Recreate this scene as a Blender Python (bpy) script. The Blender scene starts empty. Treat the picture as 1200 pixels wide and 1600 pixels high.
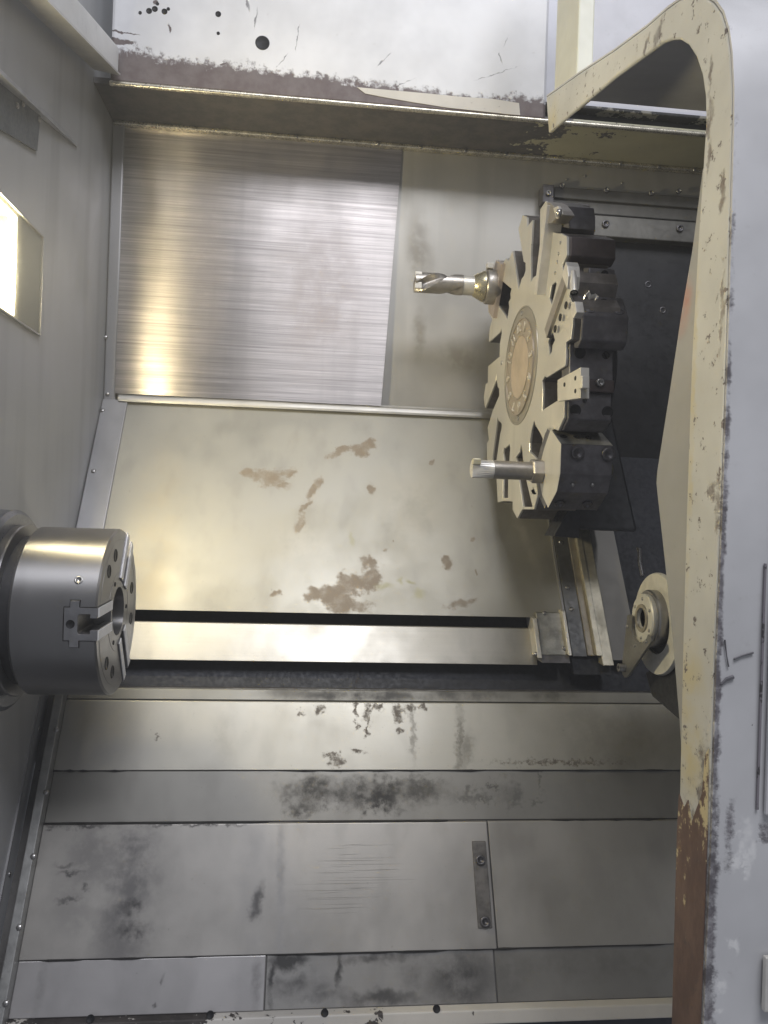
import bpy, math, random
from mathutils import Vector, Matrix
from mathutils.geometry import tessellate_polygon
random.seed(7)
SC = bpy.context.scene
COL = SC.collection
R = math.radians

# ------------------------------------------------------------------ camera
FPX = 1200.0
Xc = Vector((11746, 392, 1200)).normalized()          # world axes seen in (right, down, forward)
Zc = Vector((Xc.y, -Xc.x, 0)).normalized()
Yc = Zc.cross(Xc)
right = Vector((Xc.x, Yc.x, Zc.x)); down = Vector((Xc.y, Yc.y, Zc.y)); fwd = Vector((Xc.z, Yc.z, Zc.z))
cam_d = bpy.data.cameras.new('camera'); cam = bpy.data.objects.new('camera', cam_d); COL.objects.link(cam)
m = Matrix.Identity(4)
for i in range(3):
    m[i][0] = right[i]; m[i][1] = -down[i]; m[i][2] = -fwd[i]
cam.matrix_world = m
cam_d.sensor_fit = 'VERTICAL'; cam_d.sensor_height = 24; cam_d.lens = 24 * FPX / 1600
cam_d.clip_start = 0.02; cam_d.clip_end = 50
SC.camera = cam
# ------------------------------------------------------------------ world and lamps
W = bpy.data.worlds.new('World'); SC.world = W; W.use_nodes = True
bg = W.node_tree.nodes['Background']; bg.inputs[0].default_value = (0.86, 0.90, 1.0, 1); bg.inputs[1].default_value = 0.15
SC.view_settings.view_transform = 'Standard'; SC.view_settings.look = 'None'
SC.cycles.max_bounces = 5; SC.cycles.diffuse_bounces = 3; SC.cycles.glossy_bounces = 3; SC.cycles.caustics_reflective = False; SC.cycles.caustics_refractive = False
SC.view_settings.exposure = 0.6; SC.view_settings.gamma = 1

def area(name, loc, target, size, power, col):
    d = bpy.data.lights.new(name, 'AREA'); d.energy = power; d.color = col; d.shape = 'RECTANGLE'; d.size, d.size_y = size
    o = bpy.data.objects.new(name, d); COL.objects.link(o); o.location = loc
    o.rotation_euler = (Vector(target) - Vector(loc)).to_track_quat('-Z', 'Y').to_euler()
    return o
# the workshop's ceiling lights, above and behind the photographer
area('workshop_ceiling_light', (0.5, -0.75, 2.5), (0.05, 1.3, 0.1), (1.8, 1.0), 45, (0.93, 0.94, 1.0))
LAMP_STRENGTH = 900.0

# ------------------------------------------------------------------ pixel <-> place helpers (photo is 1200 x 1600)
def ray(u, v): return right * ((u - 600) / FPX) + down * ((v - 800) / FPX) + fwd
def onX(u, v, X): d = ray(u, v); return d * (X / d.x)
def onY(u, v, Y): d = ray(u, v); return d * (Y / d.y)
def onP(u, v, k, Y0, Z0): d = ray(u, v); return d * ((Y0 - k * Z0) / (d.y - k * d.z))
MIDK, LOWK = .6, .567
def mid(u, v, off=0): return onP(u, v, MIDK, 1.62 + off, .227)
def low(u, v, off=0): return onP(u, v, LOWK, 1.324 + off, -.324)
def midY(z, off=0): return 1.62 + off - MIDK * (.227 - z)
def lowY(z, off=0): return 1.324 + off - LOWK * (-.324 - z)
AXZ, AXY = -.150, 1.10           # spindle axis

# ------------------------------------------------------------------ materials
class NT:
    def __init__(s, name):
        s.m = bpy.data.materials.new(name); s.m.use_nodes = True; s.t = s.m.node_tree; s.n = s.t.nodes
        s.b = s.n['Principled BSDF']; s._p = None
    def node(s, typ, **kw):
        x = s.n.new(typ)
        for k, v in kw.items(): setattr(x, k, v)
        return x
    def link(s, a, b): s.t.links.new(a, b)
    def set(s, sock, val):
        if hasattr(val, 'is_output') or isinstance(val, bpy.types.NodeSocket): s.link(val, sock)
        else:
            if isinstance(val, (tuple, list)) and len(val) == 3 and sock.type == 'RGBA': val = (*val, 1)
            sock.default_value = val
    def pos(s):
        if not s._p: s._p = s.node('ShaderNodeTexCoord').outputs['Object']
        return s._p
    def mapping(s, v, scale=(1,1,1), loc=(0,0,0), rot=(0,0,0), typ='POINT'):
        x = s.node('ShaderNodeMapping', vector_type=typ); s.link(v, x.inputs[0])
        x.inputs['Location'].default_value = loc; x.inputs['Rotation'].default_value = rot; x.inputs['Scale'].default_value = scale
        return x.outputs[0]
    def noise(s, v=None, scale=10, detail=4, rough=.55, col=False, dist=0):
        x = s.node('ShaderNodeTexNoise'); s.link(v or s.pos(), x.inputs['Vector'])
        x.inputs['Scale'].default_value = scale; x.inputs['Detail'].default_value = detail; x.inputs['Roughness'].default_value = rough
        x.inputs['Distortion'].default_value = dist
        return x.outputs['Color' if col else 'Fac']
    def ramp(s, v, a, b, lo=0., hi=1., smooth=True):
        x = s.node('ShaderNodeMapRange'); x.interpolation_type = 'SMOOTHSTEP' if smooth else 'LINEAR'
        s.link(v, x.inputs[0]); x.inputs[1].default_value = a; x.inputs[2].default_value = b
        x.inputs[3].default_value = lo; x.inputs[4].default_value = hi
        return x.outputs[0]
    def math(s, op, a, b=0.):
        x = s.node('ShaderNodeMath', operation=op); s.set(x.inputs[0], a); s.set(x.inputs[1], b); return x.outputs[0]
    def mix(s, f, a, b):
        x = s.node('ShaderNodeMix', data_type='RGBA'); s.set(x.inputs[0], f); s.set(x.inputs[6], a); s.set(x.inputs[7], b); return x.outputs[2]
    def sep(s, v=None):
        x = s.node('ShaderNodeSeparateXYZ'); s.link(v or s.pos(), x.inputs[0]); return x.outputs
    def plane2d(s, warp=0., wscale=40., axes=(0, 2)):
        p = s.pos()
        if warp:
            nz = s.noise(p, wscale, 3, .65, col=True)
            sub = s.node('ShaderNodeVectorMath', operation='SUBTRACT'); s.link(nz, sub.inputs[0]); sub.inputs[1].default_value = (.5, .5, .5)
            sc = s.node('ShaderNodeVectorMath', operation='SCALE'); s.link(sub.outputs[0], sc.inputs[0]); sc.inputs['Scale'].default_value = warp
            ad = s.node('ShaderNodeVectorMath', operation='ADD'); s.link(p, ad.inputs[0]); s.link(sc.outputs[0], ad.inputs[1]); p = ad.outputs[0]
        e = s.sep(p); c = s.node('ShaderNodeCombineXYZ'); s.link(e[axes[0]], c.inputs[0]); s.link(e[axes[1]], c.inputs[1])
        return c.outputs[0]
    def blobs(s, p2, items, soft=.25, n=None):
        """items: (x, z, rx, rz, degrees[, strength]) ellipses -> one mask, ragged when soft is small, smoky when large"""
        out = None
        for it in items:
            x, z, rx, rz, a = it[:5]; st = it[5] if len(it) > 5 else 1.
            mp = s.mapping(p2, (rx, rz, 1), (x, z, 0), (0, 0, R(a)), 'TEXTURE')
            ln = s.node('ShaderNodeVectorMath', operation='LENGTH'); s.link(mp, ln.inputs[0])
            if soft < .4: k = s.math('SUBTRACT', 1.0 - (1 - st) * .4, ln.outputs['Value'])
            else: k = s.ramp(ln.outputs['Value'], 1.35, .15, 0, st)
            out = k if out is None else s.math('MAXIMUM', out, k)
        if n is None: n = s.noise(None, 60, 4, .72)
        if soft < .4:
            out = s.math('ADD', s.math('MAXIMUM', out, -1.2), s.math('MULTIPLY', s.math('SUBTRACT', n, .5), 2.2 if soft >= .1 else 1.3))
            return s.math('MULTIPLY', s.ramp(out, -.10, .1 + 1.8 * soft), s.ramp(n, .34, .60, .5, .92) if soft >= .1 else 1.0)
        return s.math('MULTIPLY', out, s.ramp(s.noise(None, 22, 5, .62), .34, .60, .30, 1.1))
    def bump(s, h, strength=.2, dist=.002, prev=None):
        x = s.node('ShaderNodeBump'); s.link(h, x.inputs['Height']); x.inputs['Strength'].default_value = strength; x.inputs['Distance'].default_value = dist
        if prev: s.link(prev, x.inputs['Normal'])
        return x.outputs[0]
    def out(s, col=None, rough=None, metal=None, normal=None, spec=None):
        for k, v in (('Base Color', col), ('Roughness', rough), ('Metallic', metal), ('Normal', normal), ('Specular IOR Level', spec)):
            if v is not None: s.set(s.b.inputs[k], v)
        return s.m

def simple(name, col, rough=.5, metal=0., var=.18, scale=30, grime=0., bump=.08):
    t = NT(name); n1 = t.noise(None, scale, 3, .6); n2 = t.noise(None, min(scale * 7, 260), 2, .6)
    f = t.ramp(n1, .3, .7)
    c = t.mix(f, tuple(x * (1 - var) for x in col), tuple(min(1, x * (1 + var)) for x in col))
    if grime: c = t.mix(t.ramp(t.noise(None, scale * .7, 6, .7), .52, .72, 0, grime), c, (.035, .03, .028))
    return t.out(c, t.ramp(n2, .25, .75, rough * .8, min(1, rough * 1.2)), metal, t.bump(n2, bump, .001))

def steel(name, col=(.52, .51, .49), rough=.34, metal=.85, streak=.25, aniso=.0, stains=(), origin=(0, 0, 0), warp=.02,
          blotch=.2, pit=.15, wscale=40, speck=.35):
    """horizontally brushed sheet steel; stains = [(colour, roughness, [blob items in world x, z], softness)], some of them reflections or shade put into the colour"""
    t = NT(name)
    st = t.noise(t.mapping(t.pos(), (1.2, 30, 90)), 3.0, 4, .7)           # streaks running along x
    bl = t.noise(None, 7, 4, .6)
    f = t.math('ADD', t.math('MULTIPLY', t.math('SUBTRACT', st, .5), streak * 2.2), t.math('MULTIPLY', t.math('SUBTRACT', bl, .5), blotch * 2.4))
    f = t.math('ADD', f, .5)
    c = t.mix(f, tuple(x * .62 for x in col), tuple(min(1, x * 1.32) for x in col))
    c = t.mix(t.ramp(t.noise(t.mapping(t.pos(), (1, 1, .8)), 130, 3, .8), .66, .76, 0, speck), c, (.10, .09, .075))
    c = t.mix(t.ramp(t.noise(t.mapping(t.pos(), (6, 6, .5)), 3, 3, .5), .48, .72, 0, .42), c, tuple(x * .7 for x in col))  # upright darker bands: soft reflections put into the sheet's colour
    rg = t.ramp(bl, .3, .7, rough * .82, rough * 1.18)
    mt = None
    if stains: p2 = t.plane2d(warp, wscale); sp = t.noise(None, wscale * 1.3, 5, .74)
    for sc_, srough, items, soft in stains:
        mk = t.blobs(p2, [(x - origin[0], z - origin[2], *r) for x, z, *r in items], soft, sp)
        c = t.mix(mk, c, sc_)
        x = t.node('ShaderNodeMix', data_type='FLOAT'); t.set(x.inputs[0], mk); t.set(x.inputs[2], rg); x.inputs[3].default_value = srough; rg = x.outputs[0]
        mm = t.math('SUBTRACT', 1., t.math('MULTIPLY', mk, .75)); mt = mm if mt is None else t.math('MULTIPLY', mt, mm)
    h = t.math('ADD', t.math('MULTIPLY', st, .1 + streak), t.math('MULTIPLY', t.noise(None, 380, 1, .5), pit))
    n = t.bump(h, .35, .0005)
    if aniso:
        t.b.inputs['Anisotropic'].default_value = abs(aniso)
        v = t.node('ShaderNodeCombineXYZ'); v.inputs[0 if aniso < 0 else 2].default_value = 1; t.link(v.outputs[0], t.b.inputs['Tangent'])
    return t.out(c, rg, t.math('MULTIPLY', mt, metal) if mt is not None else metal, n)

def worn(name, paint, under, amount=.5, scale=22, rough=.45, grad=None, items=None, under2=None, metal_under=.3, warp=.03, axes=(0, 2), soft=.3, extra=None):
    """paint with chipped patches showing what is under it. grad=(axis, a, b): patches grow from a to b.
       items: blobs that are bare."""
    t = NT(name)
    n = t.noise(None, scale, 5, .68); n2 = t.noise(None, scale * 6, 3, .7)
    h = t.math('ADD', t.math('MULTIPLY', n, .75), t.math('MULTIPLY', n2, .25))
    thr = .72 - .34 * amount
    if grad:
        g = t.ramp(t.sep()[grad[0]], grad[1], grad[2], 0, 1, False)
        h = t.math('ADD', h, t.math('MULTIPLY', t.math('SUBTRACT', g, .5), .55))
    mk = t.ramp(h, thr, thr + .025)
    if items: mk = t.math('MAXIMUM', mk, t.blobs(t.plane2d(warp, 45, axes), items, soft))
    pv = t.noise(None, 5, 4, .6)
    pc = t.mix(t.ramp(pv, .3, .7), tuple(x * .86 for x in paint), tuple(min(1, x * 1.1) for x in paint))
    pc = t.mix(t.ramp(t.noise(None, 55, 6, .75), .58, .8, 0, .35), pc, (.25, .22, .19))
    uc = t.mix(t.ramp(t.noise(None, 30, 6, .7), .35, .65), under, under2 or tuple(x * .55 for x in under))
    if extra:                                     # a second coat of dirt with its own blobs
        k = t.blobs(t.plane2d(extra[2], 60, axes), extra[1], extra[3] if len(extra) > 3 else .3); pc = t.mix(k, pc, extra[0])
    c = t.mix(mk, pc, uc)
    x = t.node('ShaderNodeMix', data_type='FLOAT'); t.set(x.inputs[0], mk); x.inputs[2].default_value = rough; x.inputs[3].default_value = .6
    inv = t.math('SUBTRACT', 1., mk)
    nn = t.bump(inv, .55, .0012)
    return t.out(c, x.outputs[0], t.math('MULTIPLY', mk, metal_under), nn)

# ------------------------------------------------------------------ mesh helpers
class MB:
    def __init__(s): s.v = []; s.f = []; s.sm = []
    def add(s, vs, fs, smooth=False):
        k = len(s.v); s.v += [Vector(x) for x in vs]
        for f in fs: s.f.append(tuple(i + k for i in f)); s.sm.append(smooth)
        return s
    def box(s, lo, hi):
        (a, b, c), (d, e, f) = lo, hi
        return s.hexa([(a,b,c),(d,b,c),(d,e,c),(a,e,c)], [(a,b,f),(d,b,f),(d,e,f),(a,e,f)])
    def hexa(s, bot, top):
        return s.add(list(bot) + list(top), [(3,2,1,0),(4,5,6,7),(0,1,5,4),(1,2,6,5),(2,3,7,6),(3,0,4,7)])
    def prism(s, loops, ext, cap0=True, cap1=True):
        """loops of world points (first = outline, others = holes) extruded by vector ext"""
        ext = Vector(ext); loops = [[Vector(p) for p in l] for l in loops]
        flat = [p for l in loops for p in l]; n = len(flat)
        tri = tessellate_polygon(loops)
        fs = []
        if cap0: fs += [tuple(t) for t in tri]
        if cap1: fs += [tuple(i + n for i in reversed(t)) for t in tri]
        k = 0
        for l in loops:
            q = len(l)
            for i in range(q):
                a, b = k + i, k + (i + 1) % q
                fs.append((a, b, b + n, a + n))
            k += q
        return s.add(flat + [p + ext for p in flat], fs)
    def lathe(s, o, ax, prof, seg=48, smooth=True, start=None):
        """prof: list of (distance along axis, radius)"""
        o = Vector(o); ax = Vector(ax).normalized()
        e = start or (Vector((0, 0, 1)) if abs(ax.z) < .9 else Vector((0, 1, 0)))
        e1 = (Vector(e) - ax * ax.dot(Vector(e))).normalized(); e2 = ax.cross(e1)
        vs = []; fs = []
        for (h, r) in prof:
            for j in range(seg):
                a = 2 * math.pi * j / seg
                vs.append(o + ax * h + (e1 * math.cos(a) + e2 * math.sin(a)) * r)
        for i in range(len(prof) - 1):
            for j in range(seg):
                fs.append((i*seg + j, i*seg + (j+1) % seg, (i+1)*seg + (j+1) % seg, (i+1)*seg + j))
        s.add(vs, fs, smooth)
        k = len(s.v) - len(vs)
        if prof[0][1] > 1e-6: s.f.append(tuple(k + j for j in reversed(range(seg)))); s.sm.append(False)
        if prof[-1][1] > 1e-6: s.f.append(tuple(k + (len(prof)-1)*seg + j for j in range(seg))); s.sm.append(False)
        return s
    def tube(s, pts, r, seg=10):
        pts = [Vector(p) for p in pts]; vs = []; fs = []
        for i, p in enumerate(pts):
            d = (pts[min(i+1, len(pts)-1)] - pts[max(i-1, 0)]).normalized()
            e = Vector((0, 0, 1)) if abs(d.z) < .9 else Vector((1, 0, 0)); e1 = (e - d*d.dot(e)).normalized(); e2 = d.cross(e1)
            rr = r[i] if isinstance(r, (list, tuple)) else r
            for j in range(seg):
                a = 2*math.pi*j/seg; vs.append(p + (e1*math.cos(a) + e2*math.sin(a))*rr)
        for i in range(len(pts)-1):
            for j in range(seg): fs.append((i*seg+j, i*seg+(j+1)%seg, (i+1)*seg+(j+1)%seg, (i+1)*seg+j))
        fs.append(tuple(reversed(range(seg)))); fs.append(tuple((len(pts)-1)*seg+j for j in range(seg)))
        return s.add(vs, fs, True)
    def mesh(s, name, org=(0, 0, 0)):
        me = bpy.data.meshes.new(name); o = Vector(org)
        me.from_pydata([tuple(v - o) for v in s.v], [], s.f); me.validate()
        import bmesh
        b = bmesh.new(); b.from_mesh(me); bmesh.ops.recalc_face_normals(b, faces=b.faces); b.to_mesh(b and me); b.free()
        if len(me.polygons) == len(s.sm): me.polygons.foreach_set('use_smooth', s.sm)
        else:
            for p in me.polygons: p.use_smooth = False
        return me

def tag(o, label=None, cat=None, group=None, kind=None):
    for k, v in (('label', label), ('category', cat), ('group', group), ('kind', kind)):
        if v: o[k] = v
    return o
ORG = {}
def thing(name, loc, label, cat, group=None):
    o = bpy.data.objects.new(name, None); COL.objects.link(o); o.location = loc; o.empty_display_size = .05
    ORG[o] = Vector(loc); return tag(o, label, cat, group)
def build(name, mb, mat, parent=None, org=None, bevel=0., seg=2, kind=None, label=None, cat=None):
    """mesh given in world points; top-level objects take org as their origin, parts share the parent's"""
    if org is None: org = ORG[parent] if parent else Vector((0, 0, 0))
    o = bpy.data.objects.new(name, mb.mesh(name, org)); COL.objects.link(o); o.data.materials.append(mat)
    if parent: o.parent = parent; o.location = Vector(org) - ORG[parent]
    else: o.location = org
    ORG[o] = Vector(org)
    if any(mb.sm): es = o.modifiers.new('split', 'EDGE_SPLIT'); es.split_angle = R(32)
    if bevel:
        b = o.modifiers.new('bevel', 'BEVEL'); b.width = bevel; b.segments = seg; b.limit_method = 'ANGLE'; b.angle_limit = R(35)
    return tag(o, label, cat, None, kind)
def place(name, me, parent, pos, normal, mat=None, up=None):
    """a part sharing mesh data (its own +z along normal)"""
    o = bpy.data.objects.new(name, me); COL.objects.link(o); o.parent = parent
    q = Vector(normal).to_track_quat('Z', 'Y')
    o.matrix_basis = Matrix.Translation(Vector(pos) - ORG[parent]) @ q.to_matrix().to_4x4()
    ORG[o] = Vector(pos)
    return o
def boolean(o, cutters):
    tmp = []
    for c in cutters:
        co = bpy.data.objects.new('cut', c.mesh('cut', ORG[o])); COL.objects.link(co); co.location = o.matrix_world.translation if not o.parent else (0, 0, 0)
        co.parent = o.parent; co.location = o.location
        md = o.modifiers.new('b', 'BOOLEAN'); md.operation = 'DIFFERENCE'; md.object = co; md.solver = 'EXACT'; tmp.append(co)
    bpy.context.view_layer.update()
    dg = bpy.context.evaluated_depsgraph_get()
    me = bpy.data.meshes.new_from_object(o.evaluated_get(dg)); old = o.data
    o.modifiers.clear(); o.data = me; me.name = old.name
    for c in tmp: bpy.data.objects.remove(c)
    return o

# ------------------------------------------------------------------ shared materials
M_dark = simple('blackened_steel', (.135, .130, .140), .42, .3, .25, 45, .25)
M_drum = simple('turret_slot_steel', (.22, .20, .185), .45, .45, .2, 40, .2)  # lighter than the tool blocks: light on the slot walls put into the colour
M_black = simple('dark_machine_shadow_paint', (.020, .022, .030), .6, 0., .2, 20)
M_screw = simple('screw_steel', (.42, .41, .40), .32, .9, .2, 300)
M_darkscrew = simple('black_oxide_screw', (.13, .125, .13), .38, .7, .2, 300)
M_face = steel('machined_turret_face', (.72, .695, .635), .40, .42, .02, blotch=.24, pit=.1)  # bare steel, paler than the sides: light on the face put in
M_tool = simple('ground_tool_steel', (.44, .41, .37), .40, .8, .10, 50, .10, .02)
M_brighttool = simple('bright_tool_steel', (.78, .75, .69), .36, .5, .08, 40, 0, .02)
M_chuck = steel('chuck_steel', (.28, .275, .275), .40, .88, .02, aniso=-.75, blotch=.25, pit=.12)
M_wall = steel('left_wall_sheet', (.50, .505, .515), .50, .30, .02, blotch=.12, pit=.1)

# screw meshes, +z out of the surface, unit = metre
def screw_mesh(name, r, h, socket=True, slot=False):
    b = MB(); sr = r * .52
    if socket:
        b.lathe((0,0,0), (0,0,1), [(-.001, r), (h*.8, r), (h, r*.86), (h, sr), (h*.25, sr), (h*.25, 0)], 20)
    elif slot:
        b.lathe((0,0,0), (0,0,1), [(-.001, r), (h, r), (h, r*.9), (h*.4, r*.86), (h*.4, r*.74), (h, r*.70), (h, 0)], 24)
    else:
        b.lathe((0,0,0), (0,0,1), [(-.001, r), (h*.3, r), (h*.75, r*.75), (h, r*.3), (h, 0)], 18)
    me = b.mesh(name); return me
def with_mat(me, mat): me = me.copy(); me.materials.append(mat); return me
S_small = with_mat(screw_mesh('screw', .0042, .0022, False), M_screw)
S_cap = with_mat(screw_mesh('cap_screw', .0058, .0045), M_screw)
S_capd = with_mat(screw_mesh('cap_screw', .0078, .0040), M_darkscrew)
S_tiny = with_mat(screw_mesh('screw', .0026, .0018, False), M_screw)
def hole_mesh(r, ring, mat_in):
    b = MB(); b.lathe((0,0,0), (0,0,1), [(-.001, r*1.12), (.0003, r*1.12), (.0006, r*1.02), (.0003, r*.98), (.0003, 0)], 22)
    me = b.mesh('hole'); me.materials.append(mat_in); return me
M_hole = simple('painted_hole_shade', (.012, .012, .014), .6, .3, .1, 100)  # dark colour on flat discs, standing for the shade inside holes
H_big = hole_mesh(.0075, 0, M_hole); H_mid = hole_mesh(.0048, 0, M_hole); H_small = hole_mesh(.0028, 0, M_hole)

# ================================================================== SETTING
WX = -.417                                   # headstock side wall
BY = 1.62                                    # upright back wall
TOPZ = .777
# ---- left wall with the lamp's opening
LY0, LY1 = .93, 1.226
lz0 = onX(72, 531, WX).z; lz1 = onX(70, 377, WX).z
mb = MB()
outer = [(WX, .75, -1.0), (WX, BY+.02, -1.0), (WX, BY+.02, 1.15), (WX, .75, 1.15)]
OY1 = 1.128; oz0, oz1 = lz0 + .004, lz1 - .006
hole = [(WX, LY0, oz0), (WX, OY1, oz0), (WX, OY1, oz1), (WX, LY0, oz1)]
mb.prism([outer, hole], (-.012, 0, 0))
wall_left = build('wall_left', mb, M_wall, org=Vector((WX, 1.2, 0)), kind='structure',
                  label='smooth grey sheet metal wall on the chuck side with a lamp window')
# flange on the mid slope against the wall, and upright corner flange
M_flange = steel('flange_sheet', (.40, .395, .40), .42, .55, .04, blotch=.12)
mb = MB()
a, b_ = .21, -.20
x0, x1 = WX+.001, -.366
mb.hexa([(x0, midY(b_, -.006), b_), (x1, midY(b_, -.006), b_), (x1, midY(b_, .01), b_), (x0, midY(b_, .01), b_)],
        [(x0, midY(a, -.006), a), (x1, midY(a, -.006), a), (x1, midY(a, .01), a), (x0, midY(a, .01), a)])
build('slope_flange', mb, M_flange, wall_left, bevel=.002)
mb = MB().box((WX+.001, BY-.010, .205), (-.392, BY+.004, TOPZ-.004))
build('corner_flange', mb, M_flange, wall_left, bevel=.003)
nrm_mid = Vector((0, -1, MIDK)).normalized(); nrm_low = Vector((0, -1, LOWK)).normalized()
for (u, v) in ((160, 641), (146, 736)):
    place('screw', S_small, wall_left, mid(u, v, -.007), nrm_mid)
for (u, v) in ((165, 527), (168, 616), (164, 437)):
    place('screw', S_small, wall_left, onY(u, v, BY-.0105), (0, -1, 0))
# lower flange bar standing on the low slope
M_bar = simple('galvanised_bar', (.36, .36, .35), .42, .6, .15, 40, .2)
mb = MB(); z0, z1 = -.745, -.30; xa, xb = -.398, -.384
mb.hexa([(xa, lowY(z0, -.026), z0), (xb, lowY(z0, -.026), z0), (xb, lowY(z0, .002), z0), (xa, lowY(z0, .002), z0)],
        [(xa, lowY(z1, -.026), z1), (xb, lowY(z1, -.026), z1), (xb, lowY(z1, .002), z1), (xa, lowY(z1, .002), z1)])
build('edge_bar', mb, M_bar, wall_left, bevel=.0015)
for (u, v) in ((88, 1140), (72, 1238), (52, 1338), (30, 1449), (9, 1568)):
    place('screw', S_small, wall_left, low(u, v, -.0262), nrm_low)
for (u, v) in ((61, 1139), (15, 1366)):
    place('screw', S_small, wall_left, onX(u, v, WX), (1, 0, 0))
# thin seam line low on the wall
mb = MB(); p, q = onX(62, 1088, WX), onX(0, 1400, WX)
w = Vector((0, -.004, 0)); q = q + (q - p) * .3
mb.hexa([p, p+w, q+w, q], [x + Vector((.003, 0, 0)) for x in (p, p+w, q+w, q)])
build('seam_lip', mb, M_flange, wall_left)

# ---- back wall
M_backR = steel('back_sheet_dull', (.47, .455, .42), .46, .62, .03, blotch=.22, origin=(0, BY, 0), pit=.12,
    stains=[((.30, .285, .26), .45, [(onY(u, v, BY).x, onY(u, v, BY).z, a, b, c) for u, v, a, b, c in
             ((655, 400, .03, .10, 5), (720, 560, .06, .04, -20), (655, 520, .015, .06, 0))], .9)])
mb = MB().box((WX-.01, BY, .17), (.955, BY+.012, .90))
back = build('wall_back', mb, M_backR, org=Vector((0, BY, 0)), kind='structure', label='upright stainless back wall behind the tool turret')
xr = onY(612, 450, BY).x; xr0 = onY(626, 300, BY).x; xl = -.392
t_pts = [(xl, BY-.0175, .222), (xl, BY-.0035, TOPZ-.002), (xr0, BY-.0035, TOPZ-.002), (xr-.016, BY-.0175, .222)]
M_brush = steel('brushed_scored_sheet', (.45, .42, .405), .35, .93, 1.0, aniso=.96, blotch=.20, origin=(0, BY, 0), pit=.06,
    stains=[((.33, .30, .31), .42, [(-.22, .50, .045, .30, 0, .5), (.02, .45, .10, .19, 0, .55), (-.04, .73, .16, .06, 0, .4)], .5)])  # soft upright patches: reflected bands painted into the panel, not dirt
build('scored_panel', MB().prism([t_pts], (0, .003, 0)), M_brush, back)
# rolled lower lip of the back wall over the slope
pts = []
for k in range(7):
    a = R(90 * k / 6); pts.append((BY-.012 - .010*math.sin(a), .222 - .016*(1-math.cos(a)) ))
prof = [(BY-.001, .226)] + pts + [(BY+.004, .200)]
mb = MB().prism([[(-.384, y, z) for y, z in prof]], (.94, 0, 0))
build('lower_lip', mb, M_backR, back)
mb = MB()
# upper right cross plates with bolts
M_plate = simple('oily_grey_plate', (.17, .165, .15), .42, .5, .2, 14, .35)
def bw_plate(u0, u1, v0, v1, d, name):
    p = onY(u0, v0, BY-d); q = onY(u1, v1, BY-d)
    z_hi = onY(870, v0, BY-d).z; z_lo = onY(870, v1, BY-d).z
    x0 = onY(u0, (v0+v1)/2, BY-d).x
    return build(name, MB().box((x0, BY-d, z_lo), (.95, BY-.0005, z_hi)), M_plate, back, bevel=.002)
bw_plate(866, 1100, 291, 309, .016, 'cross_plate')
bw_plate(862, 1100, 310, 330, .010, 'cross_plate')
bw_plate(880, 1100, 331, 364, .028, 'cross_plate')
for u, v, d in ((947, 297, .0165), (1017, 302, .0165), (878, 290, .017), (1060, 299, .0165)):
    place('screw', S_cap, back, onY(u, v, BY-d), (0, -1, 0))
for u, v in ((946, 350), (1062, 357)):
    place('screw', S_capd, back, onY(u, v, BY-.0285), (0, -1, 0))
for u, v in ((993, 376), (1012, 445), (1035, 485)):
    place('screw', S_capd, back, onY(u, v, BY-.001), (0, -1, 0))
for u, v in ((886, 280), (972, 286), (914, 275), (1034, 374)):
    place('screw', S_tiny, back, onY(u, v, BY-.001), (0, -1, 0))
for u in (530, 590, 646, 727):
    pass
build('painted_shade_plate', MB().box((onY(935, 500, BY-.004).x, BY-.004, .10), (.95, BY-.0005, onY(870, 372, BY).z)), simple('shade_blue_black', (.024, .024, .025), .5, .1, .3, 14, .2), back)  # dark sheet: shade of turret and door on the back wall, painted
# end bracket standing by the top of the turret
mb = MB().box((onY(848, 300, BY-.03).x, BY-.03, onY(848, 316, BY-.03).z), (onY(866, 300, BY-.03).x, BY-.001, onY(848, 287, BY-.03).z))
br = build('end_bracket', mb, M_dark, back, bevel=.002)
place('screw', S_cap, back, onY(857, 302, BY-.0305), (0, -1, 0))

# ---- sloped bed cover (middle)
mz0 = mid(600, 960).z; mz1 = .222
BXR = .482
def ms(lst): return [(mid(u, v).x, mid(u, v).z, a, b, c, *r) for u, v, a, b, c, *r in lst]
brown = [(418, 745, .045, .018, 8), (385, 742, .016, .011, -10), (448, 738, .024, .010, 15), (440, 757, .02, .010, -20),
         (566, 700, .030, .016, 15), (530, 707, .036, .008, 25), (582, 694, .012, .014, 30), (491, 762, .009, .034, -32), (468, 818, .010, .024, -22), (480, 790, .006, .018, -40),
         (581, 762, .009, .011, 0), (699, 879, .010, .012, 0), (575, 905, .028, .020, 35), (545, 915, .035, .022, 20), (530, 940, .033, .026, 0), (505, 925, .03, .016, 10),
         (560, 945, .04, .014, 0, .7), (720, 941, .028, .010, 18), (432, 930, .012, .005, 25), (676, 722, .006, .009, -30), (738, 842, .006, .005, 0),
         (616, 846, .003, .003, 0), (604, 858, .008, .003, 20), (746, 893, .003, .006, 0), (570, 880, .016, .018, 20, .8), (583, 885, .010, .03, 8, .8)]
warm = [(230, 900, .05, .11, 0, .35), (245, 800, .05, .14, 0, .25), (215, 930, .03, .06, 0, .4)]
green = [(550, 845, .008, .010, 0, .7), (628, 908, .006, .007, 0, .7), (645, 910, .008, .005, 0, .5), (600, 915, .02, .006, 0, .4), (655, 928, .014, .010, 0, .35)]
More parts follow.
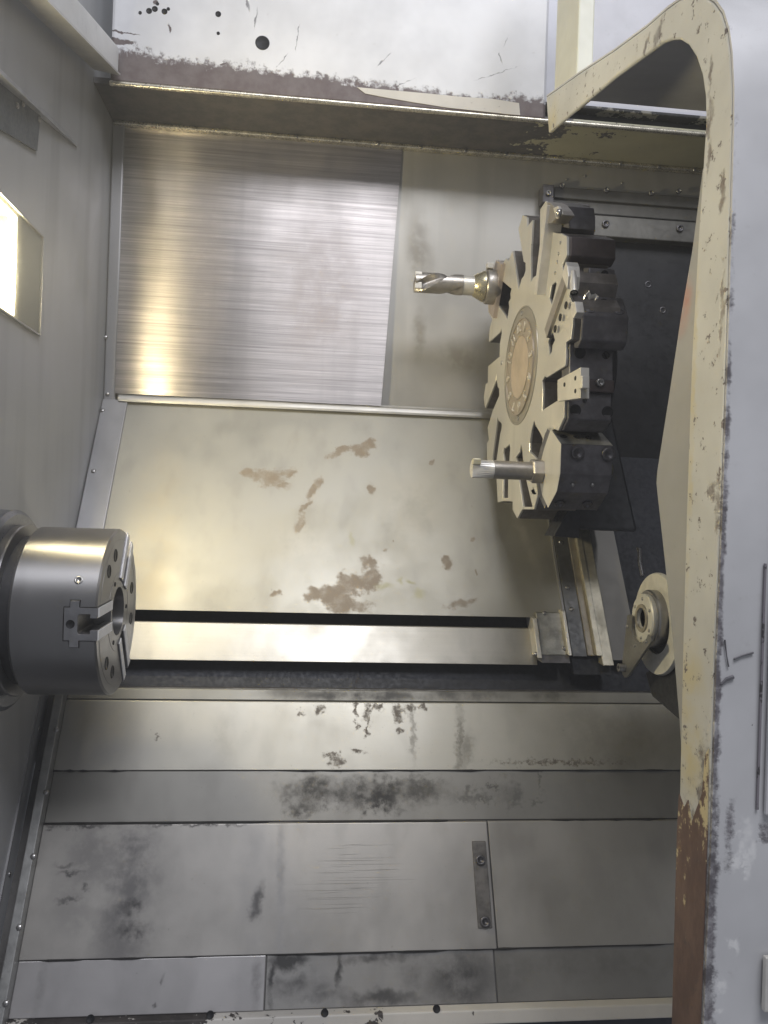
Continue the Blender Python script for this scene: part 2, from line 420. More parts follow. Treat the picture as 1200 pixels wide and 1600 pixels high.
M_slope = steel('bed_cover_sheet', (.385, .37, .32), .47, .55, .015, blotch=.16, origin=(0, 1.5, 0), warp=.034, wscale=26, pit=.12,
    stains=[((.44, .36, .22), .45, ms(warm), .9), ((.225, .18, .13), .55, ms(brown), .20), ((.30, .28, .10), .5, ms(green), .5),
            ((.60, .57, .50), .5, ms([(790, 760, .012, .20, 14, .35), (640, 800, .08, .10, 0, .25), (470, 850, .06, .05, 0, .22)]), .9)])
mb = MB(); xl = -.366
def slab(mb, x0, x1, z0, z1, fY, off0, off1):
    return mb.hexa([(x0, fY(z0, off0), z0), (x1, fY(z0, off0), z0), (x1, fY(z0, off1), z0), (x0, fY(z0, off1), z0)],
                   [(x0, fY(z1, off0), z1), (x1, fY(z1, off0), z1), (x1, fY(z1, off1), z1), (x0, fY(z1, off1), z1)])
slab(mb, xl, BXR, mz0, .212, midY, 0, .004)
bed = build('bed_cover', mb, M_slope, org=Vector((0, 1.5, 0)), kind='structure', label='sloping sheet steel bed cover with brown stains below the back wall')
mb = slab(MB(), BXR-.004, BXR, mz0, .14, midY, -.004, 0)
build('edge_lip', mb, M_flange, bed)
# dark body of the machine behind the covers
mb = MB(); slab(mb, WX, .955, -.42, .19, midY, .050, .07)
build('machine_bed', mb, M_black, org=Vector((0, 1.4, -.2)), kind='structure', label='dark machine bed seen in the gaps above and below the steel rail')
# right end wall and floor of the work space, in the dark
mb = MB().box((.96, .75, -1.0), (.972, BY+.02, 1.1))
build('wall_right', mb, simple('dark_end_wall', (.026, .030, .040), .6, .0, .2, 12), org=Vector((.8, 1.2, 0)), kind='structure', label='dark end wall behind the tailstock')
mb = MB().box((WX-.01, .55, -1.01), (.80, 1.6, -1.0))
build('floor', mb, M_black, org=Vector((0, 1, -1)), kind='structure', label='dark chip trough floor below the sloping plates')

# ---- lower slope: base sheet and its plates
lowz = lambda v, u=600: low(u, v).z
LEVELS = [1097, 1203, 1283, 1486, 1573]
mb = slab(MB(), WX+.002, .795, lowz(1578), lowz(1078), lowY, .003, .012)
slope = build('sloped_floor', mb, simple('under_sheet', (.12, .115, .11), .5, .5, .2, 20, .4), org=Vector((0, 1.25, -.5)), kind='structure',
              label='lower sloping floor of overlapping steel plates under the rail')
def ls(lst): return [(low(u, v).x, low(u, v).z, a, b, c, *r) for u, v, a, b, c, *r in lst]
GR = (.040, .038, .036)
def plate(name, u0, u1, v0, v1, off, mat, label=None, vm=None):
    vm = vm or (v0 + v1) / 2
    x0 = low(u0, vm).x if u0 is not None else -.384; x1 = low(u1, vm).x if u1 is not None else .795
    z1, z0 = lowz(v0), lowz(v1)
    o = build(name, slab(MB(), x0, x1, z0, z1, lowY, off, .0028), mat, slope, bevel=.0012)
    if label: o['label'] = label
    return o
O = (0, 1.25, -.5)
P0 = steel('plate_dark_strip', (.30, .29, .255), .46, .5, .02, origin=O, stains=[((.055, .052, .046), .5, ls([(560, 1086, .16, .012, 0), (720, 1085, .10, .012, 0, .8), (450, 1082, .05, .012, 0, .6), (860, 1086, .05, .012, 0, .7)]), .7)])
P1 = steel('plate_mid_sheet', (.46, .44, .38), .41, .58, .015, origin=O, warp=.030, wscale=90, stains=[
    ((.11, .09, .07), .55, ls([(556, 1107, .005, .016, 5), (574, 1112, .008, .02, 0), (622, 1112, .012, .014, 0), (622, 1124, .008, .010, 0), (500, 1108, .012, .010, 0, .8), (470, 1112, .006, .008, 0, .8),
        (640, 1105, .01, .01, 0), (525, 1188, .016, .012, 0), (515, 1178, .014, .006, 0, .8), (560, 1172, .012, .005, 0, .7), (573, 1140, .004, .012, 0), (623, 1140, .006, .006, 0), (556, 1132, .004, .01, 0),
        (245, 1151, .006, .004, 0), (660, 1104, .008, .008, 0, .8), (590, 1104, .01, .008, 0, .8), (870, 1190, .16, .006, 0, .4)]), .35),
    ((.17, .16, .135), .5, ls([(718, 1150, .008, .075, -6, .8), (728, 1175, .012, .03, -12, .6), (645, 1140, .006, .05, 0, .5), (960, 1150, .11, .08, 0, .4), (900, 1120, .05, .04, 0, .3), (350, 1155, .02, .04, 10, .25)]), .8),
    ((.36, .35, .33), .45, ls([(150, 1150, .11, .10, 0, .7)]), .9)])  # broad grey patch at the left: the chuck's shadow put into the colour
P2 = steel('plate_grimy_strip', (.29, .28, .255), .42, .55, .015, origin=O, warp=.05, wscale=85, stains=[
    (GR, .6, ls([(505, 1235, .075, .022, 0, .85), (590, 1240, .07, .024, 0, .95), (660, 1236, .06, .02, 0, .75), (470, 1262, .03, .014, 0, .8), (740, 1245, .05, .010, 0, .6)]), .8),
    ((.035, .033, .032), .6, ls([(797, 1240, .022, .020, 0), (800, 1250, .015, .012, 0), (772, 1228, .012, .006, 0), (840, 1252, .012, .004, 0), (843, 1220, .004, .016, 0, .8), (760, 1250, .02, .004, 10, .8), (586, 1252, .014, .010, 0, .9)]), .5),
    ((.22, .215, .20), .5, ls([(900, 1245, .22, .045, 0, .6)]), .7)])
P3 = steel('plate_scored_sheet', (.44, .42, .39), .40, .6, .02, origin=O, warp=.022, wscale=70, stains=[
    ((.11, .106, .108), .5, ls([(200, 1400, .052, .13, 0, .75), (150, 1340, .07, .06, 0, .5), (205, 1320, .045, .04, 0, .75), (120, 1400, .05, .07, 0, .35)]), .55),
    ((.05, .047, .047), .6, ls([(208, 1450, .024, .010, 0), (205, 1415, .018, .01, 0, .9), (402, 1408, .010, .026, -12, .85), (398, 1425, .012, .010, 30, .9), (100, 1350, .014, .004, 0, .8), (112, 1362, .018, .003, 0, .8), (108, 1404, .02, .004, 0, .7), (135, 1385, .006, .004, 0, .8), (110, 1290, .07, .003, 0, .9), (300, 1287, .10, .0025, 0, .8)]), .4),
    ((.33, .32, .31), .45, ls([(438, 1390, .008, .12, 2, .8), (392, 1350, .02, .10, 0, .4), (395, 1465, .016, .02, 0, .5)]), .4)])
P3b = steel('plate_right_sheet', (.40, .38, .345), .42, .56, .012, origin=O, blotch=.22, stains=[((.30, .29, .265), .45, ls([(895, 1410, .012, .016, 0, .7), (960, 1400, .09, .09, 0, .5)]), .8)])
P4a = steel('plate_clean_strip', (.45, .435, .43), .44, .58, .02, origin=O, stains=[((.12, .115, .11), .5, ls([(255, 1528, .002, .006, 0), (240, 1572, .003, .003, 0), (400, 1540, .008, .03, 0, .7), (66, 1530, .008, .05, 0, .35)]), .5)])
P4b = steel('plate_smeared_strip', (.32, .31, .295), .48, .5, .08, origin=O, warp=.03, stains=[((.045, .043, .042), .55, ls([(450, 1500, .04, .010, 0), (530, 1520, .006, .03, 0, .9), (600, 1495, .07, .008, 0, .8), (590, 1560, .07, .010, 0, .8), (470, 1540, .05, .012, 0, .7), (425, 1530, .006, .04, 0, .9), (720, 1530, .06, .035, 0, .85), (640, 1520, .02, .02, 0, .5), (500, 1555, .05, .008, 0, .6)]), .7)])
P4c = steel('plate_dim_strip', (.28, .27, .25), .48, .5, .03, origin=O, stains=[((.13, .125, .115), .5, ls([(790, 1530, .04, .05, 0, .6), (900, 1510, .2, .02, 0, .5)]), .8)])
plate('plate', None, None, 1079, 1095.5, -.001, P0, 'narrow dark plate directly under the rail gap')
plate('plate', None, None, 1097, 1202.5, -.003, P1, 'light plate spattered with dark specks, top row')
plate('plate', None, None, 1204, 1282, .0005, P2, 'grimy dark plate with black crusted patch, second row')
plate('plate', None, 768, 1284, 1485, -.0035, P3, 'scored plate with dark smudge at its left, third row', 1385)
plate('plate', 770, None, 1284, 1485, -.002, P3b, 'plain plate right of the bolted strip', 1385)
plate('plate', None, 414, 1487.5, 1573, -.001, P4a, 'clean pale plate at the bottom left')
plate('plate', 415.5, 774, 1487.5, 1573, .0005, P4b, 'smeared dark plate in the middle of the bottom row')
plate('plate', 776, None, 1487.5, 1573, .001, P4c, 'dim plate at the right of the bottom row')
M_grime = simple('joint_grime', (.030, .028, .026), .6, .1, .3, 60)
for v, lst in ((1203.2, ((430, 760), (60, 200), (800, 1050))), (1283, ((60, 420), (480, 700), (860, 1040))), (1486.3, ((60, 320), (400, 700), (720, 1040)))):
    mb = MB()
    for u0, u1 in lst:
        z = lowz(v); n = 14; P = [Vector((low(u0 + (u1-u0)*k/n, v).x, lowY(z, -.0010), z)) for k in range(n+1)]
        mb.tube(P, [random.uniform(.0008, .0028) * (0.2 if k in (0, n) else 1) for k in range(n+1)], 6)
    build('joint_grime', mb, M_grime, slope, kind='stuff')
# bolted joint strip
x0, x1 = low(741, 1380).x, low(763, 1380).x
o = build('joint_strip', slab(MB(), x0, x1, lowz(1447, 752), lowz(1312, 752), lowY, -.0065, -.0036), simple('greasy_strip', (.15, .14, .13), .5, .4, .3, 60, .5), slope, bevel=.001)
for v in (1341, 1437):
    z = lowz(v, 752); place('screw', S_capd, slope, ((x0+x1)/2, lowY(z, -.0066), z), nrm_low)
# chipped lip above the trough
M_lip = worn('chipped_trough_paint', (.60, .57, .52), (.075, .065, .06), .60, 12, grad=(0, .9, -.9))
z0, z1 = lowz(1598), lowz(1574.5)
o = build('trough_lip', slab(MB(), WX+.012, .795, z0, z1, lowY, -.012, .004), M_lip, slope, bevel=.002)
for u, v in ((145, 1583), (330, 1577), (507, 1574), (680, 1568)):
    z = lowz(v, u); place('hole', H_mid, slope, (low(u, v).x, lowY(z, -.0122), z), nrm_low)
mb = slab(MB(), WX+.012, .795, lowz(1760), lowz(1596), lowY, .02, .03)
build('trough_wall', mb, simple('trough_blue_black', (.030, .034, .055), .45, 0, .2, 12), slope)
# long dents / scratches on the scored plate, real ridges
mb = MB()
for k in range(22):
    v = 1318 + k * 5.2 + random.uniform(-2.5, 2.5); c = 545 + random.uniform(-40, 40); hw = random.uniform(18, 90) * (1 - abs(k - 11) / 20)
    p = low(c - hw, v, -.0036); q = low(c + hw, v - random.uniform(.5, 2.5), -.0036); p.y = lowY(p.z, -.00352); q.y = lowY(q.z, -.00352)
    mb.tube([p, p.lerp(q, random.uniform(.3, .7)), q], [.0001, random.uniform(.0002, .0005), .0001], 6)
o = build('scratches', mb, P3, slope, kind='stuff')

# ---- top casing above the back wall
CY = 1.467
def cs(lst, ox=0): return [(onY(u, v, CY).x, onY(u, v, CY).z - .9, a, b, c, *r) for u, v, a, b, c, *r in lst]
bare = [(300, 140, .40, .055, 0), (180, 128, .16, .065, 0), (560, 165, .40, .044, 0), (720, 180, .34, .036, 0), (850, 190, .20, .046, 0), (420, 150, .36, .050, 0), (150, 124, .12, .060, 0),
        (153, 58, .045, .004, -2), (190, 66, .02, .006, -1), (170, 47, .055, .0016, -3), (350, 100, .008, .002, 20), (245, 4, .006, .006, 0, .7), (265, 45, .003, .012, 15, .7)]
M_case = worn('casing_paint', (.70, .70, .71), (.125, .098, .095), .04, 14, .40, items=cs(bare), under2=(.17, .145, .14), warp=.018, soft=.05,
              extra=((.16, .155, .16), cs([(465, 60, .0010, .03, -8), (440, 95, .02, .0010, 50), (600, 93, .0014, .024, -40), (630, 130, .03, .0010, 30), (790, 65, .001, .015, -20), (782, 90, .0012, .014, 20), (775, 115, .05, .001, 22), (400, 30, .002, .02, -8), (388, 8, .003, .012, 15)]), .012))
mb = MB().box((WX+.03, CY, TOPZ), (onY(856, 100, CY).x, CY+.02, 1.12))
casing = build('top_casing', mb, M_case, org=Vector((0, CY, .9)), kind='structure', bevel=.006, label='white painted casing above the back wall with a rusty worn lower edge')
# light cream strip of old paint on the worn edge
pts = [(558, 137), (600, 139), (660, 145), (720, 150), (770, 154), (811, 161), (812, 180), (790, 178), (740, 172), (700, 167), (650, 160), (600, 151), (572, 147)]
mb = MB().prism([[onY(u + random.uniform(-2, 2), v + random.uniform(-1.5, 1.5), CY-.0012) for u, v in pts]], (0, .0016, 0))
build('old_paint_patch', mb, worn('cream_old_paint', (.62, .58, .50), (.16, .12, .11), .25, 60), casing)
# soffit between the lip and the back wall + bright edge rails
M_soff = worn('soffit_paint', (.48, .46, .33), (.105, .104, .108), .62, 9, .32, grad=(0, .95, .1), under2=(.16, .148, .145))
mb = MB().box((WX+.001, CY+.004, TOPZ-.001), (.955, BY+.001, TOPZ+.010))
build('soffit', mb, M_soff, casing)
M_edge = simple('rubbed_bright_edge', (.60, .56, .46), .30, .8, .25, 60, .2)
mb = MB().lathe((WX+.03, CY+.004, TOPZ+.001), (1, 0, 0), [(0, .0048), (1.34, .0048)], 14)
build('front_edge_bead', mb, M_edge, casing)
mb = MB().box((WX+.004, BY-.016, TOPZ-.010), (.955, BY-.0005, TOPZ-.001))
build('rear_edge_strip', mb, M_edge, casing, bevel=.003)
for u in (462, 532, 590, 657, 727, 790, 850, 912, 970, 1030, 1086):
    p = onY(u, 240, BY-.016); place('rivet', S_small, casing, (p.x, BY-.0165, TOPZ-.006), (0, -1, .2))
for u, v, h in ((410, 67, H_big), (219, 20, H_small), (233, 17, H_mid), (242, 14, H_mid), (246, 6, H_small), (257, 18, H_mid), (263, 14, H_small), (341, 22, H_mid), (341, 52, H_small)):
    o = place('hole', h, casing, onY(u, v, CY-.0002), (0, -1, 0))
    if h is H_big: o.scale = (1.6, 1.6, 1)
# right-hand continuation: lighter panel, ledge and dark recess
M_case2 = worn('casing_right_paint', (.62, .62, .66), (.20, .15, .13), .10, 14, .42, grad=(2, .02, -.16), under2=(.28, .20, .17))
mb = MB().box((onY(858, 100, CY).x, CY+.035, TOPZ+.053), (.955, CY+.05, 1.12))
build('right_panel', mb, M_case2, casing)
mb = MB().box((onY(858, 100, CY).x, CY+.055, TOPZ+.010), (.955, CY+.07, TOPZ+.06))
build('recess_back', mb, simple('recess_grey', (.085, .085, .085), .5, .2, .3, 15), casing)
mb = MB().box((onY(858, 100, CY).x, CY+.028, TOPZ+.046), (.955, CY+.055, TOPZ+.053))
build('ledge', mb, worn('ledge_paint', (.22, .21, .18), (.05, .05, .05), .75, 20), casing, bevel=.002)
place('screw', S_cap, casing, onY(895, 93, CY+.034), (0, -1, 0))

# ================================================================== THINGS
# ---- hanging bracket of the door track
t = thing('hanger_bracket', (.415, 1.24, .70), 'cream white square hanger with a rusty cut end above the door arm', 'bracket')
M_cream = simple('cream_white_paint', (.80, .79, .66), .4, 0, .06, 10)
mb = MB().hexa([(.405, 1.185, .690), (.432, 1.185, .690), (.432, 1.30, .716), (.405, 1.30, .716)], [(.405, 1.185, 1.1), (.432, 1.185, 1.1), (.432, 1.30, 1.1), (.405, 1.30, 1.1)])
build('post', mb, M_cream, t, bevel=.003)
mb = MB().hexa([(.406, 1.187, .6845), (.45, 1.187, .6845), (.45, 1.298, .7095), (.406, 1.298, .7095)], [(.406, 1.187, .688), (.45, 1.187, .688), (.45, 1.298, .713), (.406, 1.298, .713)])
build('end_plate', mb, worn('rusty_yellow_end', (.55, .48, .26), (.13, .07, .04), .62, 40), t)

# ---- upper left beam
t = thing('track_beam', (-.40, 1.46, .79), 'white painted slanting beam at the upper left of the opening', 'beam')
M_beam = worn('beam_white_paint', (.80, .80, .80), (.30, .29, .28), .12, 30)
xa, xb = -.402, -.368
pA = onX(128, 147, xa); 
def beam_y(u, v, x): p = onX(u, v, x); return p
q0 = (1.452, onX(128, 147, xa).z + .006); s_ = (.80 - .655) / (1.46 - 1.0)
zb = lambda y: .789 + (y - 1.452) * .305
ya, yb = .80, 1.452
mb = MB().hexa([(xa, ya, zb(ya)), (xb, ya, zb(ya)), (xb, yb, zb(yb)), (xa, yb-.02, zb(yb-.02))],
               [(xa, ya, zb(ya)+.045), (xb, ya, zb(ya)+.045), (xb, yb+.0, zb(yb)+.045), (xa, yb-.02, zb(yb)+.045)])
build('side_web', mb, M_beam, t, bevel=.002)
mb = MB().hexa([(xa-.004, ya, zb(ya)-.004), (xb+.002, ya, zb(ya)-.004), (xb+.002, yb+.008, zb(yb+.008)-.004), (xa-.004, yb-.02, zb(yb-.02)-.004)],
               [(xa-.004, ya, zb(ya)-.0005), (xb+.002, ya, zb(ya)-.0005), (xb+.002, yb+.008, zb(yb+.008)-.0005), (xa-.004, yb-.02, zb(yb-.02)-.0005)])
build('bottom_flange', mb, simple('underside_shade_white', (.62, .61, .60), .4, .1, .08, 20), t)  # greyer than the web: the beam's shaded underside put into its colour
# ---- thin gutter rail on the left wall
t = thing('gutter_rail', (WX, 1.2, .62), 'thin pale rail with bolts fixed high on the grey left wall', 'rail')
p, q = onX(-60, 76, WX), onX(119, 224, WX)
mb = MB(); e = Vector((.016, 0, 0)); d = Vector((0, 0, -.006))
mb.hexa([p + Vector((.001,0,0)), p + e*1.4, q + e*.15, q + Vector((.001,0,0))], [x + d for x in (p + Vector((.001,0,0)), p + e*1.4, q + e*.15, q + Vector((.001,0,0)))])
build('lip', mb, simple('rail_pale', (.56, .57, .60), .35, .4, .1, 40), t)
pts = [onX(u, v, WX+.0005) for u, v in ((-60, 80), (60, 180), (55, 236), (0, 203), (-60, 170))]
build('back_plate', MB().prism([pts], (.003, 0, 0)), simple('plate_blue_grey', (.20, .215, .235), .4, .4, .1, 30), t)
for u, v in ((27, 165), (36, 162), (61, 186)):
    place('bolt', S_small, t, onX(u, v, WX+.004), (1, 0, 0))

# ---- work lamp in its recess
t = thing('work_lamp', (WX, 1.05, .33), 'glowing yellow work lamp behind a glass window in the grey wall', 'lamp')
M_rec = simple('lamp_recess_yellow', (.50, .38, .05), .45, .3, .05, 20)  # yellow put into the recess colour for the lamp's glow
mb = MB(); D = -.070
x0, x1 = WX-.0125, WX+D
L = [(LY0, oz0), (OY1, oz0), (OY1, oz1), (LY0, oz1)]
for i in range(4):
    (y0, z0), (y1, z1) = L[i], L[(i+1) % 4]
    mb.add([(x0, y0, z0), (x0, y1, z1), (x1, y1, z1), (x1, y0, z0)], [(0, 1, 2, 3)])
mb.add([(x1, y, z) for y, z in L], [(0, 1, 2, 3)])
build('recess', mb, M_rec, t)
em = NT('lamp_glow'); em.n.remove(em.b); e = em.node('ShaderNodeEmission'); e.inputs[0].default_value = (1.0, .89, .66, 1); e.inputs[1].default_value = LAMP_STRENGTH
em.link(e.outputs[0], em.n['Material Output'].inputs[0])
bulb_c = Vector((WX-.019, 1.085, (lz0+lz1)/2 - .005))
mb = MB(); prof = [(-.036 * math.cos(R(a)), max(1e-7, .021 * math.sin(R(a)))) for a in range(0, 181, 30)]
mb.lathe(bulb_c, (0, 0, 1), prof, 10)
build('bulb', mb, em.m, t)
# yellow reflector behind the bulb
mb = MB(); prof = [(0, .014), (.012, .026), (.026, .034), (.045, .037), (.046, .0385), (.026, .0355), (0, .0155)]
mb.lathe((WX+D+.003, 1.088, bulb_c.z), (1, 0, 0), prof, 36)
build('reflector', mb, simple('yellow_reflector', (.75, .62, .12), .25, .6, .1, 20), t)
g = NT('greyed_lamp_glass'); tr = g.node('ShaderNodeBsdfTransparent'); tr.inputs[0].default_value = (.94, .93, .86, 1)  # grey share in the clear pane: its reflection put into the colour
g.out((.42, .42, .40), .25, 0.); mx = g.node('ShaderNodeMixShader'); mx.inputs[0].default_value = .28
g.link(tr.outputs[0], mx.inputs[1]); g.link(g.b.outputs[0], mx.inputs[2]); g.link(mx.outputs[0], g.n['Material Output'].inputs[0])
build('glass_pane', MB().box((WX+.0008, LY0, lz0), (WX+.0030, LY1, lz1)), g.m, t)
mb = MB(); f = .0022
for lo, hi in (((LY0-f, lz0-f), (LY1+f, lz0)), ((LY0-f, lz1), (LY1+f, lz1+f)), ((LY1, lz0), (LY1+f, lz1)), ((LY0-f, lz0), (LY0, lz1))):
    mb.box((WX+.0005, lo[0], lo[1]), (WX+.0042, hi[0], hi[1]))
build('frame', mb, M_flange, t)

# ---- spindle nose flange
t = thing('spindle_nose', (WX, AXY, AXZ), 'dark round spindle flange between the wall and the chuck', 'spindle')
mb = MB().lathe((WX, AXY, AXZ), (1, 0, 0), [(-.01, .136), (.022, .136), (.027, .130), (.027, .02)], 96)
build('flange', mb, simple('spindle_grey', (.20, .205, .22), .34, .6, .1, 30), t, bevel=.0)
# ---- chuck
FX = -.2545; CR = .1140; BX = -.362
t = thing('lathe_chuck', (BX, AXY, AXZ), 'bright steel three jaw lathe chuck mounted at the left', 'chuck')
mb = MB().lathe((-.39, AXY, AXZ), (1, 0, 0), [(0, .115), (.0105, .1170), (.0125, .1160), (.0125, .05)], 96)
build('back_plate', mb, M_chuck, t)
mb = MB().lathe((-.3785, AXY, AXZ), (1, 0, 0), [(0, .101), (.018, .101)], 72)
build('groove_ring', mb, simple('groove_dark', (.045, .045, .048), .5, .4, .1, 40), t)
L_ = FX - BX
mb = MB().lathe((BX, AXY, AXZ), (1, 0, 0), [(0, CR-.004), (.004, CR), (L_-.0025, CR), (L_, CR-.0025), (L_, .0335), (L_-.055, .0335), (L_-.055, 0)], 128)
body = build('body', mb, M_chuck, t); body.modifiers.clear()
def jaw_frame(ang):                     # e radial, tn tangential, ax axial
    e = Vector((0, math.cos(ang), math.sin(ang))); tn = Vector((1, 0, 0)).cross(e); return e, tn
C0 = Vector((FX, AXY, AXZ))
def jp(ang, r, a, tt): e, tn = jaw_frame(ang); return C0 + e*r + Vector((1, 0, 0))*a + tn*tt
def jbox(mb, ang, r0, r1, a0, a1, t0, t1):
    return mb.hexa([jp(ang, r0, a0, t0), jp(ang, r1, a0, t0), jp(ang, r1, a1, t0), jp(ang, r0, a1, t0)], [jp(ang, r0, a0, t1), jp(ang, r1, a0, t1), jp(ang, r1, a1, t1), jp(ang, r0, a1, t1)])
angs = [R(181), R(61), R(-59)]
cut = []
outline = [(.004, -.0215), (-.0200, -.0215), (-.0200, -.0300), (-.0330, -.0300), (-.0330, -.0215), (-.0400, -.0215)]
outline += [(a, -b) for a, b in reversed(outline)]
for a in angs:
    c = MB(); e, tn = jaw_frame(a)
    c.prism([[jp(a, .0405, x, y) for x, y in outline]], e * .10); cut.append(c)
boolean(body, cut)
b = body.modifiers.new('split', 'EDGE_SPLIT'); b.split_angle = R(25)
M_jaw = simple('jaw_painted_sheen', (.93, .92, .91), .5, .0, .04, 120)  # near white, not metallic: reflection on the ground faces put into the colour
M_jawd = simple('jaw_dark_steel', (.30, .295, .30), .36, .85, .12, 60)
k = .0009
jo = [(.0015, -.0215+k), (-.0200-k, -.0215+k), (-.0200-k, -.0300+k), (-.0330+k, -.0300+k), (-.0330+k, -.0215+k), (-.0400+k, -.0215+k)]
slot = [(.0015, -.0075), (-.0075, -.0075), (-.0075, -.0125), (-.0205, -.0125), (-.0225, -.0105)]
jo_all = jo + [(a, -b) for a, b in reversed(jo)]
poly = jo + [(a, -b) for a, b in reversed(jo)] + [(a, -b) for a, b in slot] + list(reversed(slot))
for a in angs:
    e, tn = jaw_frame(a)
    mb = MB().prism([[jp(a, .0412, x, y) for x, y in poly]], e * (CR - .0412 - .0008))
    j = build('master_jaw', mb, M_jawd, t, bevel=.0005)
    mb = MB()
    for s in (-1, 1):
        y0, y1 = sorted((s*.0085, s*.0203)); jbox(mb, a, .0415, CR-.004, .0013, .0024, y0, y1)
    pad = build('jaw_pad', mb, M_jaw, j)
    place('hole', H_mid, j, jp(a, CR-.0006, -.031, 0), e)
for c_ang, offs in ((R(121), (-13, 13)), (R(1), (-16, 16)), (R(241), (-13, 13))):
    for o_ in offs:
        an = c_ang + R(o_); p = C0 + Vector((0, math.cos(an), math.sin(an))) * .083
        h = place('counterbore', H_big, t, p + Vector((.0002, 0, 0)), (1, 0, 0)); h.scale = (1.05, 1.05, 1)
        s = place('cap_screw', S_cap, t, p + Vector((-.0032, 0, 0)), (1, 0, 0)); s.scale = (.95, .95, .7)
for an in (121, 1, 241):
    p = C0 + Vector((0, math.cos(R(an)), math.sin(R(an)))) * .046
    place('hole', H_small, t, p + Vector((.0002, 0, 0)), (1, 0, 0))
for r_ in (.0545, .100):
    mb = MB().lathe((FX-.0002, AXY, AXZ), (1, 0, 0), [(0, r_-.0006), (.0005, r_-.0003), (.0005, r_+.0003), (0, r_+.0006)], 96)
    mb.f = mb.f[:-2]; mb.sm = mb.sm[:-2]
    # cut the ring at the jaw slots by leaving it short of them
    keep = []
    for f_, s_ in zip(mb.f, mb.sm):
        c = sum((mb.v[i] for i in f_), Vector()) / len(f_) - C0; ang = math.atan2(c.z, c.y)
        if all(abs(math.sin(ang - a)) * r_ > .0225 or math.cos(ang - a) < 0 for a in angs): keep.append((f_, s_))
    mb.f = [x for x, _ in keep]; mb.sm = [y for _, y in keep]
    build('turned_ring', mb, M_chuck, t)
an = R(180 - 27); e = Vector((0, math.cos(an), math.sin(an)))
place('plug', with_mat(screw_mesh('plug', .0052, .0012), M_screw), t, Vector((onY(115, 899, .99).x + .004, AXY, AXZ)) + e * CR, e)

# ---- steel rail between the gaps
RO = .018
rz1, rz0 = onP(600, 978, MIDK, 1.62 + RO, .227).z, onP(600, 1036, MIDK, 1.62 + RO, .227).z
M_rail = steel('rail_bright_sheet', (.46, .44, .39), .42, .72, .10, blotch=.18, origin=(0, 1.33, -.2), stains=[
    ((.15, .145, .13), .4, [(onP(u, 1007, MIDK, 1.62 + RO, .227).x, onP(u, 1007, MIDK, 1.62 + RO, .227).z, a, .05, 0, s) for u, a, s in ((600, .03, .6), (560, .02, .5), (700, .03, .5), (800, .06, .75), (740, .02, .6))], .7)])  # dark patches: reflections on the rail put into its colour
t = thing('guide_rail', (0, 1.33, rz0), 'long bright steel rail running from the chuck to the boxed end', 'rail')
xe = onP(836, 1007, MIDK, 1.62 + RO, .227).x
ns = -.0; pr = []
build('top_face', slab(MB(), WX+.002, xe, rz0, rz1, lambda z, o: midY(z, o), RO, RO+.008), M_rail, t, bevel=.001)
build('web', slab(MB(), WX+.002, xe, rz0+.006, rz1-.006, midY, RO+.009, RO+.03), M_black, t)
# ---- boxed end on the rail
t = thing('rail_end_box', (xe, 1.31, rz0), 'small scuffed steel box at the right end of the bright rail', 'cover')
pts = [mid(u, v, -.008) for u, v in ((836, 956), (877, 951), (889, 1024), (846, 1028))]
zt, zbm = pts[0].z, pts[2].z; xA, xB = (pts[0].x + pts[3].x)/2, (pts[1].x + pts[2].x)/2
M_box = simple('scuffed_box_steel', (.40, .39, .35), .40, .7, .25, 40, .3)
build('lid', slab(MB(), xA, xB-.004, zbm, zt, midY, -.010, -.006), M_box, t, bevel=.002)
build('end_flange', slab(MB(), xA-.008, xA, zbm-.004, zt-.010, midY, -.014, .030), M_brighttool, t, bevel=.001)
build('end_flange', slab(MB(), xB-.004, xB+.002, zbm+.002, zt+.004, midY, -.022, .004), M_brighttool, t, bevel=.001)
build('apron', slab(MB(), xA, xB, zbm-.012, zbm, midY, -.010, .03), M_dark, t)
for u, v in ((851, 958), (882, 1013), (838, 1022)):
    p = mid(u, v, -.0105); place('screw', S_small, t, p, nrm_mid)

# ---- carriage guard strips going down the slope at the right
t = thing('carriage_guard', (.52, 1.4, -.25), 'folded steel guard strips running down the slope below the turret', 'guard')
zA, zB = .16, -.247
M_g1 = simple('guard_dark_steel', (.17, .17, .165), .38, .7, .25, 18, .25); M_g2 = simple('guard_tan_steel', (.33, .30, .25), .42, .6, .15, 20, .15)
M_g3 = simple('guard_bright_edge', (.58, .54, .43), .38, .7, .2, 25, .2)
build('strip', slab(MB(), .4835, .511, zB, zA, midY, -.004, .006), M_g1, t, bevel=.0008)
build('strip', slab(MB(), .5115, .532, zB+.002, zA, midY, -.007, .006), M_g2, t, bevel=.0008)
build('edge_angle', slab(MB(), .5325, .5535, zB-.012, zA, midY, -.017, .006), M_g3, t, bevel=.0015)
build('edge_angle', slab(MB(), .5235, .5345, zB+.004, zA, midY, -.019, -.0075), M_g3, t, bevel=.001)
build('side_panel', slab(MB(), .554, .615, -.255, .05, midY, .014, .02), steel('guard_panel_sheet', (.20, .19, .17), .42, .6, .02), t)
build('under_strip', slab(MB(), .4835, .5535, zB-.030, zB-.0005, midY, .004, .03), M_black, t)
for u, v in ((876, 847), (887, 918), (893, 952)):
    place('screw', S_small, t, mid(u, v, -.0045), nrm_mid)

# ---- cross slide behind the turret
t = thing('cross_slide', (.52, 1.4, .2), 'dark cross slide body behind the turret', 'slide')
M_slide = simple('slide_dark_paint', (.028, .030, .036), .5, .15, .25, 14, .2)
build('slide_block', slab(MB(), .47, .585, -.02, .44, midY, -.17, -.03), M_slide, t, bevel=.006)
mb = MB(); pA, pB = onX(980, 372, .60), onX(1022, 508, .60)
